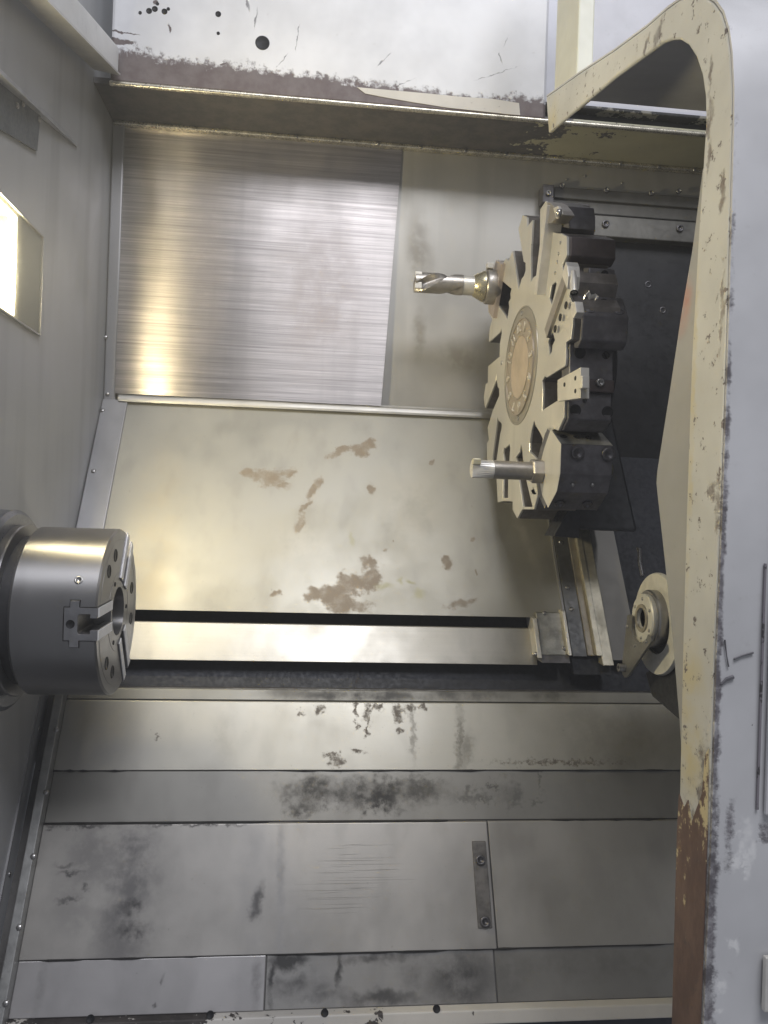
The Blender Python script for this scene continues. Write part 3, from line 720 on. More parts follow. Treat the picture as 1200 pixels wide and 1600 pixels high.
# worn ridge on the slide's outer edge
dz = lambda z: midY(z, -.20)
build('ridge', slab(MB(), .585, .598, .30, .47, midY, -.165, -.14), worn('ridge_paint', (.17, .16, .14), (.10, .075, .065), .5, 30), t, bevel=.003)
mb = MB().lathe((.43, 1.31, .25), (1, 0, 0), [(0, .12), (.06, .12)], 48); build('turret_neck', mb, M_slide, t)
place('bolt', S_cap, t, (.592, midY(.325, -.166), .325), (0, -1, .3))

# ---- tool turret
TX = .36; TD = .068
def TP(l, x=TX): return [onX(u, v, x) for u, v in l]
OUT = [(852.5,314),(855.5,316.5),(857.8,332),(855.5,350),(862.7,354),(861,362),(872,364.5),(876.5,364.5),(885.5,369.8),(885.5,399),(878.8,414.8),(881,430),(890,424),(893,440),(889,462),(896,476.5),
       (894.5,506),(891.7,530),(884,535),(884,560),(882.5,572),(854,590),(851,588),(847,595.5),(848,607.5),(847.5,625),(847,642),(850,639),(869,627),(881.8,621),(881,652.5),(872,672.8),(866,670.5),
       (852,676),(849,685),(850,690),(847.5,700),(850,708),(846,730),(843,760),(838,781),(834,796),(815.8,795.8),(808,810),(801,796.7),(800.8,784),(794,783),(785,783),(777.5,785),(775.8,750),(773,726),(765.5,724),(760.8,718),(760.5,693),
       (763.7,686.7),(761.7,668),(770.8,639),(779.8,618),(779.8,607.5),(777.5,604.5),(775.7,585),(775,594.8),(758,638),(755.8,621),(758.8,600),(762,597),(762.5,572),(780.5,557),(781,537),(784,520),(783,513),
       (781,519.7),(763.7,535),(765,513),(769,499),(763,487.5),(761.8,469.5),(772,420),(775,406.5),(784,412.5),(791,403.5),(794,408),(800.8,391.5),(809,444),(810.5,453),(815,435),(818.8,430.5),(821,423),(821,411),
       (818,408.8),(810,357.8),(816.5,336),(823,339.8),(823,354.8),(831.8,343.5),(829,400),(829,441),(833,433.5),(839,429),(843.5,418.5),(842.8,411),(844,327)]
HOLES = [[(782,437),(799,451.5),(797.2,459),(797.8,466.5),(794.6,472),(795.5,480),(792.5,499.5),(790,493.5),(776.8,474.8)],
         [(863,517.6),(866.9,531.7),(863,540),(862,550),(858,556),(857.7,541.7),(856,534.6)],
         [(786.7,698),(789,701),(795.8,694),(797,700),(795.8,719),(794,750),(793.6,778),(785.5,778),(786,750),(787.5,719),(785.8,708)],
         [(814,694),(816,704),(817,718),(822.5,752),(832,792),(817,792),(810.5,750),(807,719),(805.8,715),(811.7,706.7)],
         [(834.5,657),(836.7,665),(844,677),(848,686),(847,692),(845,700),(848,708),(840,719),(834,712),(827.5,705.8),(827.5,692),(830,673.5)],
         [(777,651),(778.5,657),(783,661),(784,664.5),(783,672),(781.7,676.7),(775.5,719),(768.5,719),(775,669)],
         [(833,758),(836,769),(842,772.5),(827,772.5)],
         [(867.5,441),(869.5,443),(866,460),(862,476),(860,470),(858,466),(861.5,446)]]
t = thing('tool_turret', (TX+.03, 1.31, .25), 'twelve station tool turret with a star shaped pale face and dark sides', 'turret')
turret = t
loops = [TP(OUT)] + [TP(h) for h in HOLES]
mb = MB().prism([[p + Vector((.0042, 0, 0)) for p in l] for l in loops], (TD-.0042, 0, 0))
drum = build('drum', mb, M_drum, t)
mb = MB().prism(loops, (.004, 0, 0))
face = build('face_plate', mb, M_face, t, bevel=.0006, seg=1)
# dark hub that closes the slots from behind
mb = MB().lathe((TX+.030, 1.31, .25), (1, 0, 0), [(0, .175), (.040, .175)], 64)
build('hub', mb, M_dark, t)
# number plate
NC = Vector((TX, 1.296, .2595))
mb = MB().lathe(NC, (-1, 0, 0), [(0, .1015), (.0012, .1012), (.0012, .0985), (.0002, .098), (.0002, .0)], 96)
num = build('number_ring', mb, steel('ring_grey', (.44, .41, .35), .42, .6, .03, blotch=.1), t)
mb = MB().lathe(NC + Vector((-.0002, 0, -.002)), (-1, 0, 0), [(0, .0835), (.0026, .083), (.0026, .0815), (.0010, .081), (.0010, .056), (.0022, .0555), (.0022, .0545), (.0012, .054), (.0012, 0)], 96)
num2 = build('number_plate', mb, steel('plate_tan', (.44, .38, .31), .42, .3, .02, blotch=.14), t)
mb = MB().lathe(NC + Vector((-.0016, 0, -.002)), (-1, 0, 0), [(0, .0525), (.0004, .0522), (.0004, 0)], 72)
build('pink_centre', mb, simple('worn_pink_centre', (.55, .46, .37), .5, .2, .12, 20), num2)
M_num = simple('raised_number_metal', (.88, .83, .72), .32, .6, .05, 60)
def text_mesh(s, size):
    cu = bpy.data.curves.new('n', 'FONT'); cu.body = s; cu.size = size; cu.align_x = 'CENTER'; cu.align_y = 'CENTER'; cu.extrude = .0016; cu.bevel_depth = .0002
    o = bpy.data.objects.new('n', cu); COL.objects.link(o); bpy.context.view_layer.update()
    me = bpy.data.meshes.new_from_object(o.evaluated_get(bpy.context.evaluated_depsgraph_get()))
    bpy.data.objects.remove(o); bpy.data.curves.remove(cu); me.materials.append(M_num); me.name = 'number'; return me
for i in range(12):
    ang = R(97 - 30 * i)                          # screen angle, clockwise from the top
    # on the face, screen right is -y
    e = Vector((0, -math.cos(ang), math.sin(ang))); tn = Vector((0, -math.sin(ang), -math.cos(ang)))
    me = text_mesh(str((i + 11) % 12 + 1), .0240)
    o = bpy.data.objects.new('number', me); COL.objects.link(o); o.parent = num2
    c = NC + Vector((-.0016, 0, -.002)) + e * .0685
    mm = Matrix.Identity(4); xax = tn; yax = e; zax = Vector((-1, 0, 0))
    if xax.cross(yax).dot(zax) < 0: xax = -xax
    for r_ in range(3): mm[r_][0] = xax[r_]; mm[r_][1] = yax[r_]; mm[r_][2] = zax[r_]
    o.matrix_basis = Matrix.Translation(c - ORG[num2]) @ mm; ORG[o] = c
for s in (1, -1):
    place('plate_screw', S_small, num, NC + Vector((-.0003, 0, s*.0905)), (-1, 0, 0))
for u, v in ((784, 567), ):
    place('pin', S_small, t, onX(u, v, TX), (-1, 0, 0))
for u, v in ((858, 706), (803, 470)):
    pass
# near side tool blocks bolted on the drum
def side_block(name, prof_px, x0, x1, mat, bev=.002, parent=None, x_ref=TX):
    pts = [onX(u, v, x_ref) for u, v in prof_px]
    pts = [Vector((x0, p.y, p.z)) for p in pts]
    return build(name, MB().prism([pts], (x1-x0, 0, 0)), mat, parent or t, bevel=bev)
M_blockA = simple('brown_black_block', (.085, .068, .068), .42, .4, .2, 25, .3)
def side_screws(lst, yface, mesh, parent, nz=0., name='cap_screw'):
    for u, v in lst: place(name, mesh, parent, onY(u, v, yface), (0, -1, nz))
yA = onX(885.5, 385, TX).y
o = side_block('tool_block', [(879, 366), (885.8, 369.8), (885.8, 399), (879.5, 413), (868, 413), (868, 366)], TX+.005, TX+.073, M_blockA)
o = side_block('tool_block', [(880, 416), (888, 416), (888.5, 452), (880, 452)], TX+.030, TX+.069, M_dark)
y_ = onX(888.2, 430, TX).y
side_screws([(945, 428)], y_-.0002, H_mid, turret, name='hole')
o = side_block('tool_block', [(872, 461), (889, 460), (897, 490), (894.5, 530), (889, 543), (872, 543)], TX+.012, TX+.079, M_dark)
pa, pb = onX(889, 460, TX), onX(897, 490, TX); nn = Vector((0, pb.z-pa.z, -(pb.y-pa.y))); nn = -nn if nn.y > 0 else nn
for fr, x in ((.70, TX+.024), (.70, TX+.066)):
    place('slotted_screw', with_mat(screw_mesh('slotted_screw', .0085, .0012, False, True), M_dark), turret, Vector((x, pa.y + (pb.y-pa.y)*fr, pa.z + (pb.z-pa.z)*fr)), nn)
place('hole', H_mid, turret, Vector((TX+.050, pa.y + (pb.y-pa.y)*.25, pa.z + (pb.z-pa.z)*.25)), nn)
o = side_block('tool_block', [(872, 536), (884.6, 536), (884.6, 592), (872, 592)], TX+.005, TX+.0688, M_dark)
y_ = onX(884.6, 560, TX).y
side_screws([(906, 551)], y_-.0002, H_big, turret, name='hole'); side_screws([(947, 555)], y_-.0002, H_mid, turret, name='hole')
o = side_block('tool_block', [(868, 612), (882.2, 612), (882.2, 654), (873, 673), (860, 673)], TX+.005, TX+.0692, M_dark)
y_ = onX(882.2, 640, TX).y
side_screws([(899, 641), (949, 644)], y_-.0002, H_big, turret, name='hole'); side_screws([(914, 625)], y_-.0002, H_small, turret, name='hole')
o = side_block('clamp_strip', [(868, 590.5), (884.8, 590.5), (884.8, 610.5), (868, 610.5)], TX+.022, TX+.071, M_blockA)
y_ = onX(884.8, 600, TX).y; side_screws([(937, 598)], y_-.0002, S_cap, turret)
# boring bar block
o = side_block('bar_holder', [(860.8, 670), (877.8, 693.5), (876.3, 740), (871, 768), (856.7, 795), (846, 772), (842, 745), (846, 716), (850, 700)], TX-.006, TX+.0755, M_dark, .0012)
holder = o
mb = MB().prism([[onX(u, v, TX-.0062) for u, v in ((861, 671), (877.2, 694), (875.6, 740), (870.4, 767.6), (857, 793.5), (847, 772), (843, 745), (847, 716), (851, 700))]], (-.0006, 0, 0))
build('holder_face', mb, M_face, holder)  # pale front on the dark block: its lamplit tone put into the colour
pa, pb = onX(860.8, 670, TX), onX(877.8, 693.5, TX); nn = Vector((0, pb.z-pa.z, -(pb.y-pa.y))).normalized(); nn = -nn if nn.z < 0 else nn
mb = MB().prism([[Vector((TX-.0055, pa.y, pa.z)) + nn*.0004, Vector((TX-.0055, pb.y, pb.z)) + nn*.0004, Vector((TX+.075, pb.y, pb.z)) + nn*.0004, Vector((TX+.075, pa.y, pa.z)) + nn*.0004]], nn*.0006)
build('painted_lit_chamfer', mb, M_box, holder)  # lighter strip: light on the holder's top face put into the colour
for x in (TX+.010, TX+.030, TX+.048):
    place('hole', H_mid, holder, Vector((x, pa.y+(pb.y-pa.y)*.55, pa.z+(pb.z-pa.z)*.55)) + nn*.001, nn)
y_ = onX(877.0, 715, TX).y
side_screws([(902, 708), (950, 710)], y_-.0006, S_capd, holder)
for o_ in holder.children:
    if o_.name.startswith('cap_screw'): o_.scale = (1.25, 1.25, 1)
y_ = onX(873.8, 754, TX).y
for u in (895, 926): place('plug', S_tiny, holder, onY(u, 758, y_-.0005), (0, -1, -.25))
pa, pb = onX(871, 768, TX), onX(856.7, 795, TX); nn = Vector((0, pb.z-pa.z, -(pb.y-pa.y))).normalized(); nn = -nn if nn.y > 0 else nn
for x in (TX+.012, TX+.054): place('cap_screw', S_capd, holder, Vector((x, pa.y+(pb.y-pa.y)*.62, pa.z+(pb.z-pa.z)*.62)), nn)
# lower key under the turret
pts = [onY(u, v, 1.2) for u, v in ((889, 796), (907, 796), (905, 841), (865, 838))]
build('stop_block', MB().prism([pts], (0, .05, 0)), M_black, turret, bevel=.0008)  # black stands for the turret's shadow on this block

# ---- indexable drill
dc = onX(778, 449, TX); 
t = thing('drill', (TX-.01, dc.y, dc.z), 'fluted indexable drill pointing left from the turret', 'drill')
mb = MB(); n = 64; rings = 46; x_tip = onY(648, 440, dc.y).x; x_fl = onY(722, 448, dc.y).x; r0 = .0195
vs = []; fs = []
for i in range(rings):
    f_ = i / (rings-1); x = x_tip + (x_fl - x_tip) * f_; tw = R(55) - f_ * R(185)
    fade = 1 if f_ < .78 else max(0, 1 - (f_-.78)/.22)
    for j in range(n):
        a = 2*math.pi*j/n; r = r0
        for c in (0, math.pi):
            d = (a - tw - c + math.pi) % (2*math.pi) - math.pi
            if abs(d) < .62: r = min(r, r0 - fade * .0105 * math.cos(d/.62*math.pi/2)**.6)
        vs.append((x, dc.y + r*math.cos(a), dc.z + r*math.sin(a)))
for i in range(rings-1):
    for j in range(n): fs.append((i*n+j, i*n+(j+1)%n, (i+1)*n+(j+1)%n, (i+1)*n+j))
fs.append(tuple(reversed(range(n)))); fs.append(tuple((rings-1)*n+j for j in range(n)))
mb.add(vs, fs, True); o = build('fluted_body', mb, M_tool, t); 
e_ = o.modifiers.new('split', 'EDGE_SPLIT'); e_.split_angle = R(38)
xs = [onY(u, 449, dc.y).x for u in (721, 739, 754, 757)]
mb = MB().lathe((xs[0], dc.y, dc.z), (1, 0, 0), [(0, .0188), (xs[1]-xs[0], .0188)], 40); build('shank', mb, M_brighttool, t)
mb = MB().lathe((xs[1], dc.y, dc.z), (1, 0, 0), [(0, .0195), (.001, .0205), (xs[2]-xs[1], .0295), (xs[2]-xs[1]+.002, .0295)], 48); build('cone', mb, simple('brass_tinted_collar', (.58, .52, .36), .3, .85, .1, 80), t)
mb = MB().lathe((xs[2]+.002, dc.y, dc.z), (1, 0, 0), [(0, .027), (.003, .0295), (.003, .032), (.006, .0335), (.020, .0335), (TX-.002-xs[2], .0315)], 48); build('collar', mb, M_tool, t)
mb = MB().box((xs[2]+.003, dc.y-.022, dc.z+.030), (xs[2]+.016, dc.y-.010, dc.z+.0405)); build('key_block', mb, M_brighttool, t, bevel=.001)
for s, z in ((1, .010), (-1, -.010)):
    mb = MB().box((x_tip-.0015, dc.y-.016, dc.z+z-.006), (x_tip+.012, dc.y-.0155+.004, dc.z+z+.006)); build('insert', mb, M_brighttool, t, bevel=.0008)
# drill mounting plate on the turret
pts = [onX(u, v, TX-.008) for u, v in ((775, 406.5), (783.5, 412.5), (770, 497), (763.5, 487.5), (762, 469.5), (771, 420))]
build('drill_block', MB().prism([pts], (.009, 0, 0)), simple('pinkish_block', (.52, .44, .38), .4, .5, .1, 30), turret, bevel=.0008)

# ---- boring bar
bc = onX(853, 737, TX)
t = thing('boring_bar', (TX, bc.y, bc.z), 'round steel boring bar with a hexagon collar, low on the turret', 'boring bar')
xt = onY(737, 737, bc.y).x; br_ = .0138; flat_x = onY(770, 737, bc.y).x
mb = MB().lathe((flat_x, bc.y, bc.z), (1, 0, 0), [(0, br_), (TX-.004-flat_x, br_)], 40)
build('shaft', mb, M_tool, t)
mb = MB(); n = 28
tip = [(xt, [(br_*.80*math.cos(2*math.pi*j/n), br_*.98*math.sin(2*math.pi*j/n)) for j in range(n)])]
a_, b__ = [], []
for j in range(n):
    cy, cz = math.cos(2*math.pi*j/n), math.sin(2*math.pi*j/n)
    a_.append((xt, bc.y + br_*max(cy, -.35), bc.z + br_*cz)); b__.append((flat_x, bc.y + br_*cy, bc.z + br_*cz))
mb.add(a_ + b__, [(j, (j+1) % n, (j+1) % n + n, j + n) for j in range(n)] + [tuple(reversed(range(n))), tuple(range(n, 2*n))])
build('tip', mb, M_brighttool, t, bevel=.0006)
mb = MB().box((xt-.001, bc.y-.012, bc.z+.006), (xt+.011, bc.y-.004, bc.z+.0148)); build('insert', mb, simple('carbide', (.72, .66, .46), .35, .5, .1, 100), t, bevel=.001)
mb = MB().lathe((TX-.004-.020, bc.y, bc.z), (1, 0, 0), [(0, .0165), (.0015, .0195), (.0185, .0195), (.019, .018)], 6, False, start=(0, .3, 1)); build('hexagon_collar', mb, M_tool, t, bevel=.0012)
mb = MB().lathe((TX+.0757, bc.y-.03, bc.z+.004), (1, 0, 0), [(0, .0125), (.011, .0125), (.014, .010)], 28); build('rear_stub', mb, simple('dull_olive_plug', (.13, .125, .09), .5, .3, .1, 40), t)

# ---- turning tools lying across the face
def bar_tool(name, label, pa, pb, w, x0, x1, head=None):
    a, b = onX(*pa, TX), onX(*pb, TX); t = thing(name, (TX, a.y, a.z), label, 'cutting tool', 'turning tools on the turret')
    d = (b - a).normalized(); s = Vector((1, 0, 0)).cross(d).normalized() * w / 2
    build('shank', MB().prism([[Vector((x0, q.y, q.z)) for q in (a - s, a + s, b + s, b - s)]], (x1 - x0, 0, 0)), M_brighttool if w < .02 else M_tool, t, bevel=.0008)
    return t, a, b, d, s
t, a, b, d, s = bar_tool('turning_tool', 'long square turning tool standing up at the top of the turret with a clamped insert', (850, 461), (867, 322), .0165, TX-.014, TX+.012)
side = Vector((1, 0, 0)); near = Vector((0, -1, 0))
hp = [onX(u, v, TX) for u, v in ((864.5, 316), (872, 319), (880, 329), (884, 336), (872, 349), (866, 350))]
build('head', MB().prism([[Vector((TX-.010, p.y, p.z)) for p in hp]], (.024, 0, 0)), M_tool, t, bevel=.0012)
ip = [onX(u, v, TX-.011) for u, v in ((868, 325), (876, 322), (881, 334), (873, 342))]
build('insert', MB().prism([ip], (-.004, 0, 0)), M_brighttool, t, bevel=.0008)
place('clamp_screw', S_cap, t, onX(875, 333, TX-.015), (-1, 0, 0))
bp = [onX(u, v, TX+.013) for u, v in ((866, 317), (885, 322), (887, 336), (887, 357), (868, 352))]
build('support_block', MB().prism([[Vector((TX+.014, p.y, p.z)) for p in bp]], (.042, 0, 0)), M_dark, t, bevel=.0015)
for fr in (.25, .45, .60, .8):
    p = a + (b - a) * fr; q = onX(861 + (876-861)*fr + 3, 448 + (362-448)*fr, TX)
    place('set_screw', S_tiny, t, Vector((TX-.0003, q.y, q.z)), (-1, 0, 0))
t, a, b, d, s = bar_tool('turning_tool', 'second turning tool lying slanted across the right of the turret face', (857, 522), (888, 432), .020, TX-.005, TX+.014)
hp = [onX(u, v, TX) for u, v in ((884.5, 432), (890, 409), (893, 416), (894, 432), (892, 452))]
build('head', MB().prism([[Vector((TX-.006, p.y, p.z)) for p in hp]], (.018, 0, 0)), M_brighttool, t, bevel=.001)
for u, v in ((884, 477), (875, 496), (867, 514)):
    place('screw_hole', H_mid, t, onX(u, v, TX-.0054), (-1, 0, 0))
hp = [onX(u, v, TX) for u, v in ((896, 474), (902, 471), (905, 488), (900, 498), (896, 492))]
build('wedge', MB().prism([[Vector((TX-.004, p.y, p.z)) for p in hp]], (.012, 0, 0)), M_brighttool, t, bevel=.001)
# parting blade
t = thing('parting_tool', (TX, 1.07, .17), 'flat pale parting tool block set in the slot at the right of the turret', 'cutting tool', None)
hp = [onX(u, v, TX-.003) for u, v in ((871, 594), (874, 592), (907, 574), (907, 622), (871, 627))]
build('blade_plate', MB().prism([hp], (.012, 0, 0)), M_face, t, bevel=.0008)
hp = [onX(u, v, TX-.006) for u, v in ((904, 590), (909.5, 587), (909.5, 606), (904, 608))]
build('tip_pad', MB().prism([hp], (.010, 0, 0)), M_face, t, bevel=.0006)
for u, v in ((882, 601), (899, 591), (899, 611)): place('hole', H_small, t, onX(u, v, TX-.0032), (-1, 0, 0))
# coolant nozzle
t = thing('coolant_nozzle', onY(897, 455, 1.02), 'small bright coolant nozzle tube beside the slanted turning tool', 'nozzle')
p0, p1 = onY(896, 424, 1.035), onY(897, 457, 1.02)
build('tube', MB().tube([p0, (p0+p1)/2, p1], [.003, .0055, .0055], 16), M_brighttool, t)
mb = MB().lathe(p1, (p1-p0), [(0, .0056), (.001, .0056), (.001, .0035), (-.004, .0033), (-.004, 0)], 16); build('mouth', mb, M_hole, t)
# metal chip on the tool block
t = thing('metal_chip', onX(893, 466, TX+.02), 'curled shiny metal chip lying on the slotted screw block', 'chip')
yb = onX(890, 464, TX).y
c = [onY(u, v, yb-.002) for u, v in ((911, 468), (917, 461), (920, 468), (927, 466), (932, 470), (928, 473))]
mb = MB()
for i in range(len(c)-1):
    p, q = c[i], c[i+1]; mb.add([p, q, q + Vector((.002, -.004, .005)), p + Vector((.001, -.003, .006))], [(0, 1, 2, 3)])
o = build('curl', mb, M_brighttool, t); sd = o.modifiers.new('solid', 'SOLIDIFY'); sd.thickness = .0012

# ---- tailstock
TSX = .504
t = thing('tailstock', (TSX, AXY, AXZ), 'round tailstock centre with a pale ring flange and guard disc at the right', 'tailstock')
Cc = Vector((TSX, AXY, -.1455))
M_pale = simple('pale_cast_ring', (.74, .72, .65), .42, .2, .1, 40, .1)
mb = MB().lathe(Cc, (1, 0, 0), [(.004, .0145), (0, .0150), (0, .0345), (.002, .0365), (.008, .0365), (.008, .030)], 64)
build('ring_flange', mb, M_pale, t)
mb = MB().lathe(Cc + Vector((-.002, 0, 0)), (1, 0, 0), [(.002, .0148), (0, .0155), (0, .0205), (.0025, .0215)], 48); mb.f = mb.f[:-2]; mb.sm = mb.sm[:-2]
build('inner_ring', mb, simple('inner_ring_tan', (.42, .38, .30), .4, .6, .1, 40), t)
mb = MB().lathe(Cc + Vector((.001, 0, 0)), (1, 0, 0), [(.03, .0143), (0, .0143), (.03, .0138)], 40); mb.f = mb.f[:]; 
mb = MB().lathe(Cc + Vector((.004, 0, 0)), (1, 0, 0), [(0, .0144), (.001, .0144)], 40); build('bore', mb, M_hole, t)
mb = MB().lathe(Cc + Vector((.008, 0, 0)), (1, 0, 0), [(0, .034), (.0, .041), (.002, .0425), (.013, .0425), (.018, .0405)], 64)
build('quill_body', mb, simple('quill_grey', (.30, .295, .30), .34, .8, .1, 50), t)
mb = MB(); pts = []
disc_c = Vector((TSX+.021, AXY, -.153))
n = 60; arc = [(math.cos(R(a)), math.sin(R(a))) for a in [(-60 + 360*j/n) for j in range(n)]]
mb.lathe(disc_c, (1, 0, 0), [(0, .045), (0, .0745), (.003, .076), (.006, .076), (.006, .045)], 80); mb.f = mb.f[:-2]; mb.sm = mb.sm[:-2]
build('guard_disc', mb, M_pale, t)
mb = MB().lathe(disc_c + Vector((.007, 0, 0)), (1, 0, 0), [(0, .070), (.12, .070), (.25, .09)], 48); build('barrel', mb, M_slide, t)
for a in (90, 150, 30, 210, 270, 330):
    e = Vector((0, math.cos(R(a)), math.sin(R(a)))); place('screw', S_tiny, t, Cc + e*.029 + Vector((-.0002, 0, 0)), (-1, 0, 0))
# fork plate
fk = [(980, 961), (983.5, 960), (987.5, 963), (986.5, 982), (990, 996), (996, 1003), (1003, 1004), (1009.5, 998), (1012, 991), (1016.5, 994), (1017.5, 1002), (981, 1056), (976, 1059), (972, 1053), (972.5, 1030)]
mb = MB().prism([[onX(u, v, TSX-.006) for u, v in fk]], (.004, 0, 0))
build('fork_plate', mb, simple('fork_grey', (.25, .245, .23), .36, .75, .12, 40), t, bevel=.0006)
for u, v in ((980, 979), (992, 1009), (1009, 1003)): place('screw', S_tiny, t, onX(u, v, TSX-.0062), (-1, 0, 0))
p = onX(976, 1043, TSX-.006)
mb = MB().lathe(p, (-1, 0, 0), [(0, .0062), (.010, .0062), (.010, .0030), (.006, .0030), (.006, 0)], 20); build('stop_pin', mb, M_screw, t)
# lower body of the tailstock
pts = [onX(u, v, TSX+.03) for u, v in ((1006, 1052), (1016, 1088), (1030, 1100), (1062, 1128), (1090, 1130), (1090, 1040), (1040, 1030))]
build('base_casting', MB().prism([pts], (.16, 0, 0)), M_slide, t, bevel=.006)
p0, p1 = onX(996, 858, TSX+.07), onX(1004, 900, TSX+.07)
build('oil_pipe', MB().tube([p0, p0 + Vector((.004, 0, .0)), (p0+p1)/2, p1], .0035, 10), M_screw, t)

# ---- sliding door at the right
DX = .363
t = thing('sliding_door', (DX, .65, -.4), 'worn white sliding door with a curved chipped edge at the right', 'door')
door = t
outp = [(853, 152), (905, 115), (960, 79), (1010, 42), (1042, 14), (1060, 1), (1080, -8), (1100, -6), (1116, 5), (1128, 22), (1136, 48), (1141, 85), (1143.5, 140), (1143, 200), (1140, 320), (1135, 500), (1125, 800), (1116, 1020), (1108, 1300), (1095, 1620), (1088, 1800)]
inp = [(1040, 1800), (1052, 1600), (1060, 1300), (1066, 1020), (1072, 800), (1080, 560), (1090, 380), (1098, 260), (1102.5, 190), (1101.5, 150), (1097, 118), (1088, 90), (1076, 71), (1062, 62), (1048, 62), (1034, 67), (1005, 88), (960, 121), (905, 167), (872, 195), (857, 208)]
def gd(lst): return [onX(u, v, DX) for u, v in lst]
def ds(lst): return [(onX(u, v, DX).y - .65, onX(u, v, DX).z + .4, a, b, c, *r) for u, v, a, b, c, *r in lst]
M_dedge = worn('door_edge_paint', (.64, .635, .61), (.33, .315, .30), .40, 60, .42, axes=(1, 2), warp=.02, grad=None, under2=(.20, .17, .165),
    items=ds([(1026, 58, .02, .008, -50), (1010, 70, .014, .006, -40), (1108, 120, .004, .03, 5), (1110, 175, .006, .016, -15), (1108, 205, .005, .02, -10), (1106, 250, .004, .02, 0),
              (1122, 790, .006, .03, 0), (1128, 300, .006, .02, 0), (1085, 1430, .045, .112, 0), (1085, 1600, .06, .11, 0), (1100, 1230, .012, .05, 0), (1128, 480, .004, .05, 0), (1112, 770, .01, .012, 0)]),
    extra=((.62, .52, .25), ds([(1075, 1080, .03, .05, 0, .55), (1078, 1180, .03, .04, 0, .65), (1082, 640, .006, .2, 0, .45), (862, 190, .03, .03, 0, .7), (1085, 480, .006, .1, 0, .4)]), .02, .6), soft=.3)
o = build('edge_band', MB().prism([gd(outp + inp)], (.006, 0, 0)), M_dedge, t, bevel=.0022)
# rusty lower part of the edge, a bare strip with its own ragged top
rt = NT('rusty_edge'); st = rt.noise(rt.mapping(rt.pos(), (9, 9, 4)), 4, 5, .75); sp_ = rt.noise(None, 60, 5, .75)
rc = rt.mix(rt.ramp(st, .35, .65), (.135, .085, .068), (.20, .13, .10)); rc = rt.mix(rt.ramp(sp_, .55, .75, 0, .7), rc, (.085, .070, .075))
zz = rt.ramp(rt.sep()[2], -.02, .165, 0, .21, False)
rc = rt.mix(rt.ramp(rt.math('ADD', rt.math('ADD', rt.math('MULTIPLY', st, .55), rt.math('MULTIPLY', sp_, .45)), zz), .66, .71), rc, (.66, .56, .34))
M_rust = rt.out(rc, .55, 0., rt.bump(sp_, .3, .001))
pts = [(1062, 1240), (1070, 1262), (1076, 1250), (1082, 1285), (1090, 1262), (1098, 1240), (1103, 1180), (1108, 1170), (1106.5, 1300), (1094, 1640), (1050, 1640), (1059, 1300)]
build('rust_patch', MB().prism([gd(pts)], (-.0009, 0, 0)), M_rust, t)
# outer skin wrapped round the profile
def dsk(lst): return [(onY(u, v, .643).x - DX, onY(u, v, .643).z + .4, a, b, c, *r) for u, v, a, b, c, *r in lst]
M_door = worn('door_outer_paint', (.60, .595, .60), (.17, .15, .165), .13, 46, .36, axes=(0, 2), warp=.008,
    items=[(.002, .25, .0036, .45, 0), (.003, .02, .006, .26, 0), (.004, -.06, .008, .10, 0)] + dsk([(1138, 1290, .008, .04, 0, .5), (1195, 1295, .012, .014, 0, .7)]),
    extra=((.80, .79, .78), dsk([(1160, 1300, .010, .018, 0), (1172, 1330, .006, .014, 0), (1150, 1340, .006, .01, 0), (1165, 1350, .004, .016, 0), (1140, 1475, .006, .006, 0), (1150, 1480, .004, .01, 0), (1125, 1540, .008, .006, 0), (1122, 1580, .006, .004, 0)]), .02))
sk = gd(outp); 
mb = MB(); k = len(sk); nrmv = []
for i in range(k):
    a = sk[max(0, i-1)]; b = sk[min(k-1, i+1)]; d = (b - a); n_ = Vector((0, -d.z, d.y)); n_ = n_.normalized(); n_ = n_ if n_.dot(sk[i] - Vector((DX, 1.15, .05))) > 0 else -n_; nrmv.append(n_)
vs = []
for i in range(k):
    for x, off in ((DX+.0006, .0006), (DX+.0006, .003), (.70, .003), (.70, .0006)):
        vs.append(Vector((x, sk[i].y, sk[i].z)) + nrmv[i]*off)
fs = []
for i in range(k-1):
    for j in range(4): fs.append((i*4+j, i*4+(j+1) % 4, (i+1)*4+(j+1) % 4, (i+1)*4+j))
mb.add(vs, fs, True); skin = build('outer_skin', mb, M_door, t)
e_ = skin.modifiers.new('split', 'EDGE_SPLIT'); e_.split_angle = R(40)
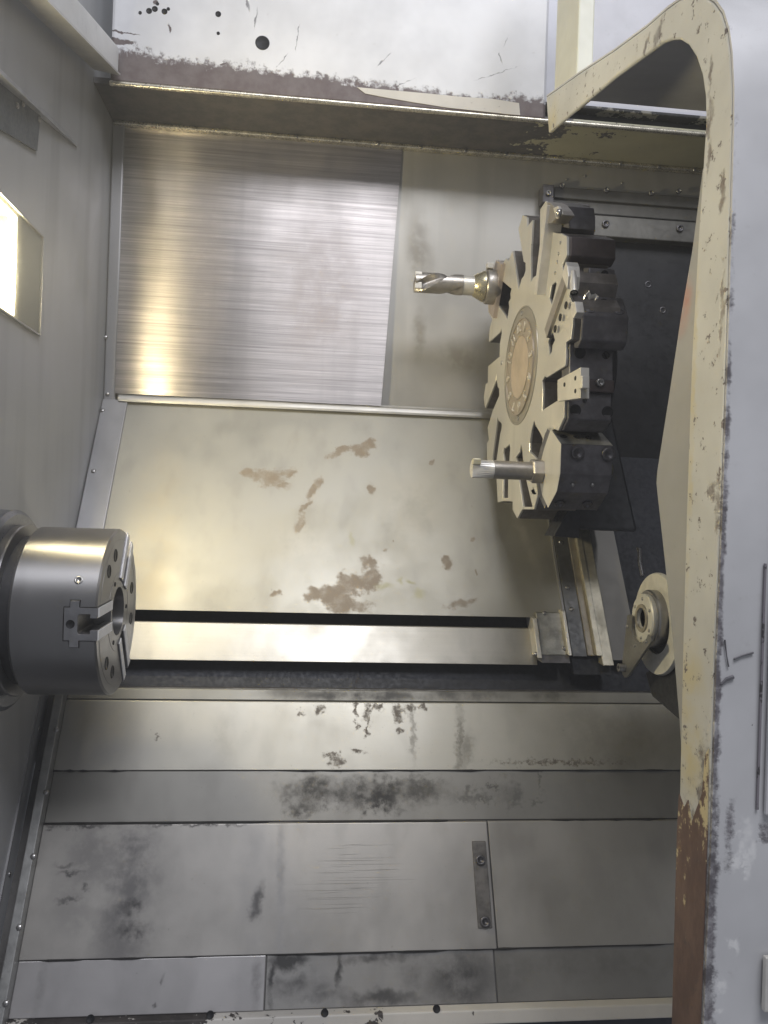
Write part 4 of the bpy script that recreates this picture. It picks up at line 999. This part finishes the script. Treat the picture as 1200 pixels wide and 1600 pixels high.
# dark rubbed seam beside the edge and grooves on the front
yf = onX(1125, 800, DX).y
M_rub = worn('rubbed_seam', (.22, .20, .22), (.10, .09, .095), .55, 60)
M_scuff = simple('scuff_grey', (.14, .135, .145), .5, .2, .2, 80)
def scuff(pts, w):
    mb = MB(); P = [onY(u, v, yf-.0034) for u, v in pts]
    mb.tube([Vector((p.x, p.y + w*.55, p.z)) for p in P], [w * random.uniform(.5, 1) for _ in P], 6); build('scuff', mb, M_scuff, t)
scuff([(1148, 1030), (1160, 1025), (1178, 1020)], .0014); scuff([(1128, 1070), (1136, 1062), (1147, 1058)], .0022); scuff([(1133, 1000), (1136, 1025), (1139, 1042)], .0009)
mb = MB().box((onY(1186, 1000, yf).x, yf-.0050, onY(1190, 1262, yf).z), (onY(1189, 1000, yf).x, yf-.0032, onY(1190, 880, yf).z)); build('groove_strip', mb, M_rub, t)
mb = MB().box((onY(1197, 1000, yf).x, yf-.008, onY(1190, 1270, yf).z), (onY(1240, 1000, yf).x, yf-.0032, onY(1190, 700, yf).z)); build('handle_strip', mb, M_door, t, bevel=.002)
mb = MB().box((onY(1187, 1520, yf).x, yf-.009, onY(1190, 1572, yf).z), (onY(1240, 1520, yf).x, yf-.0034, onY(1190, 1488, yf).z)); build('catch_plate', mb, M_brighttool, t, bevel=.001)
# bulging inner plate behind the edge
M_inner = worn('inner_plate_paint', (.38, .375, .37), (.40, .36, .31), .25, 18, .38, axes=(1, 2), items=None,
               extra=((.55, .22, .16), ds([(1062, 480, .016, .028, 12, .9)]), .006, .6))
pin = [(1097, 262), (1080, 395), (1062, 500), (1044, 620), (1026, 735), (1024.5, 755), (1027, 780), (1038, 880), (1050, 1000), (1060, 1120), (1064, 1180), (1100, 1180), (1110, 700), (1115, 262)]
build('inner_plate', MB().prism([[onX(u, v, DX+.004) for u, v in pin]], (.012, 0, 0)), M_inner, t, bevel=.002)

# ---- thin haze volume, added for glow by the lamp and lifted shadows
hz = NT('added_haze'); hz.n.remove(hz.b); pv = hz.node('ShaderNodeVolumePrincipled'); pv.inputs['Color'].default_value = (.92, .94, 1.0, 1); pv.inputs['Density'].default_value = .030
hz.link(pv.outputs[0], hz.n['Material Output'].inputs['Volume'])
build('haze', MB().box((-1.3, -.6, -2.0), (1.3, 1.9, 1.35)), hz.m, org=Vector((0, .6, -2.0)), kind='stuff')
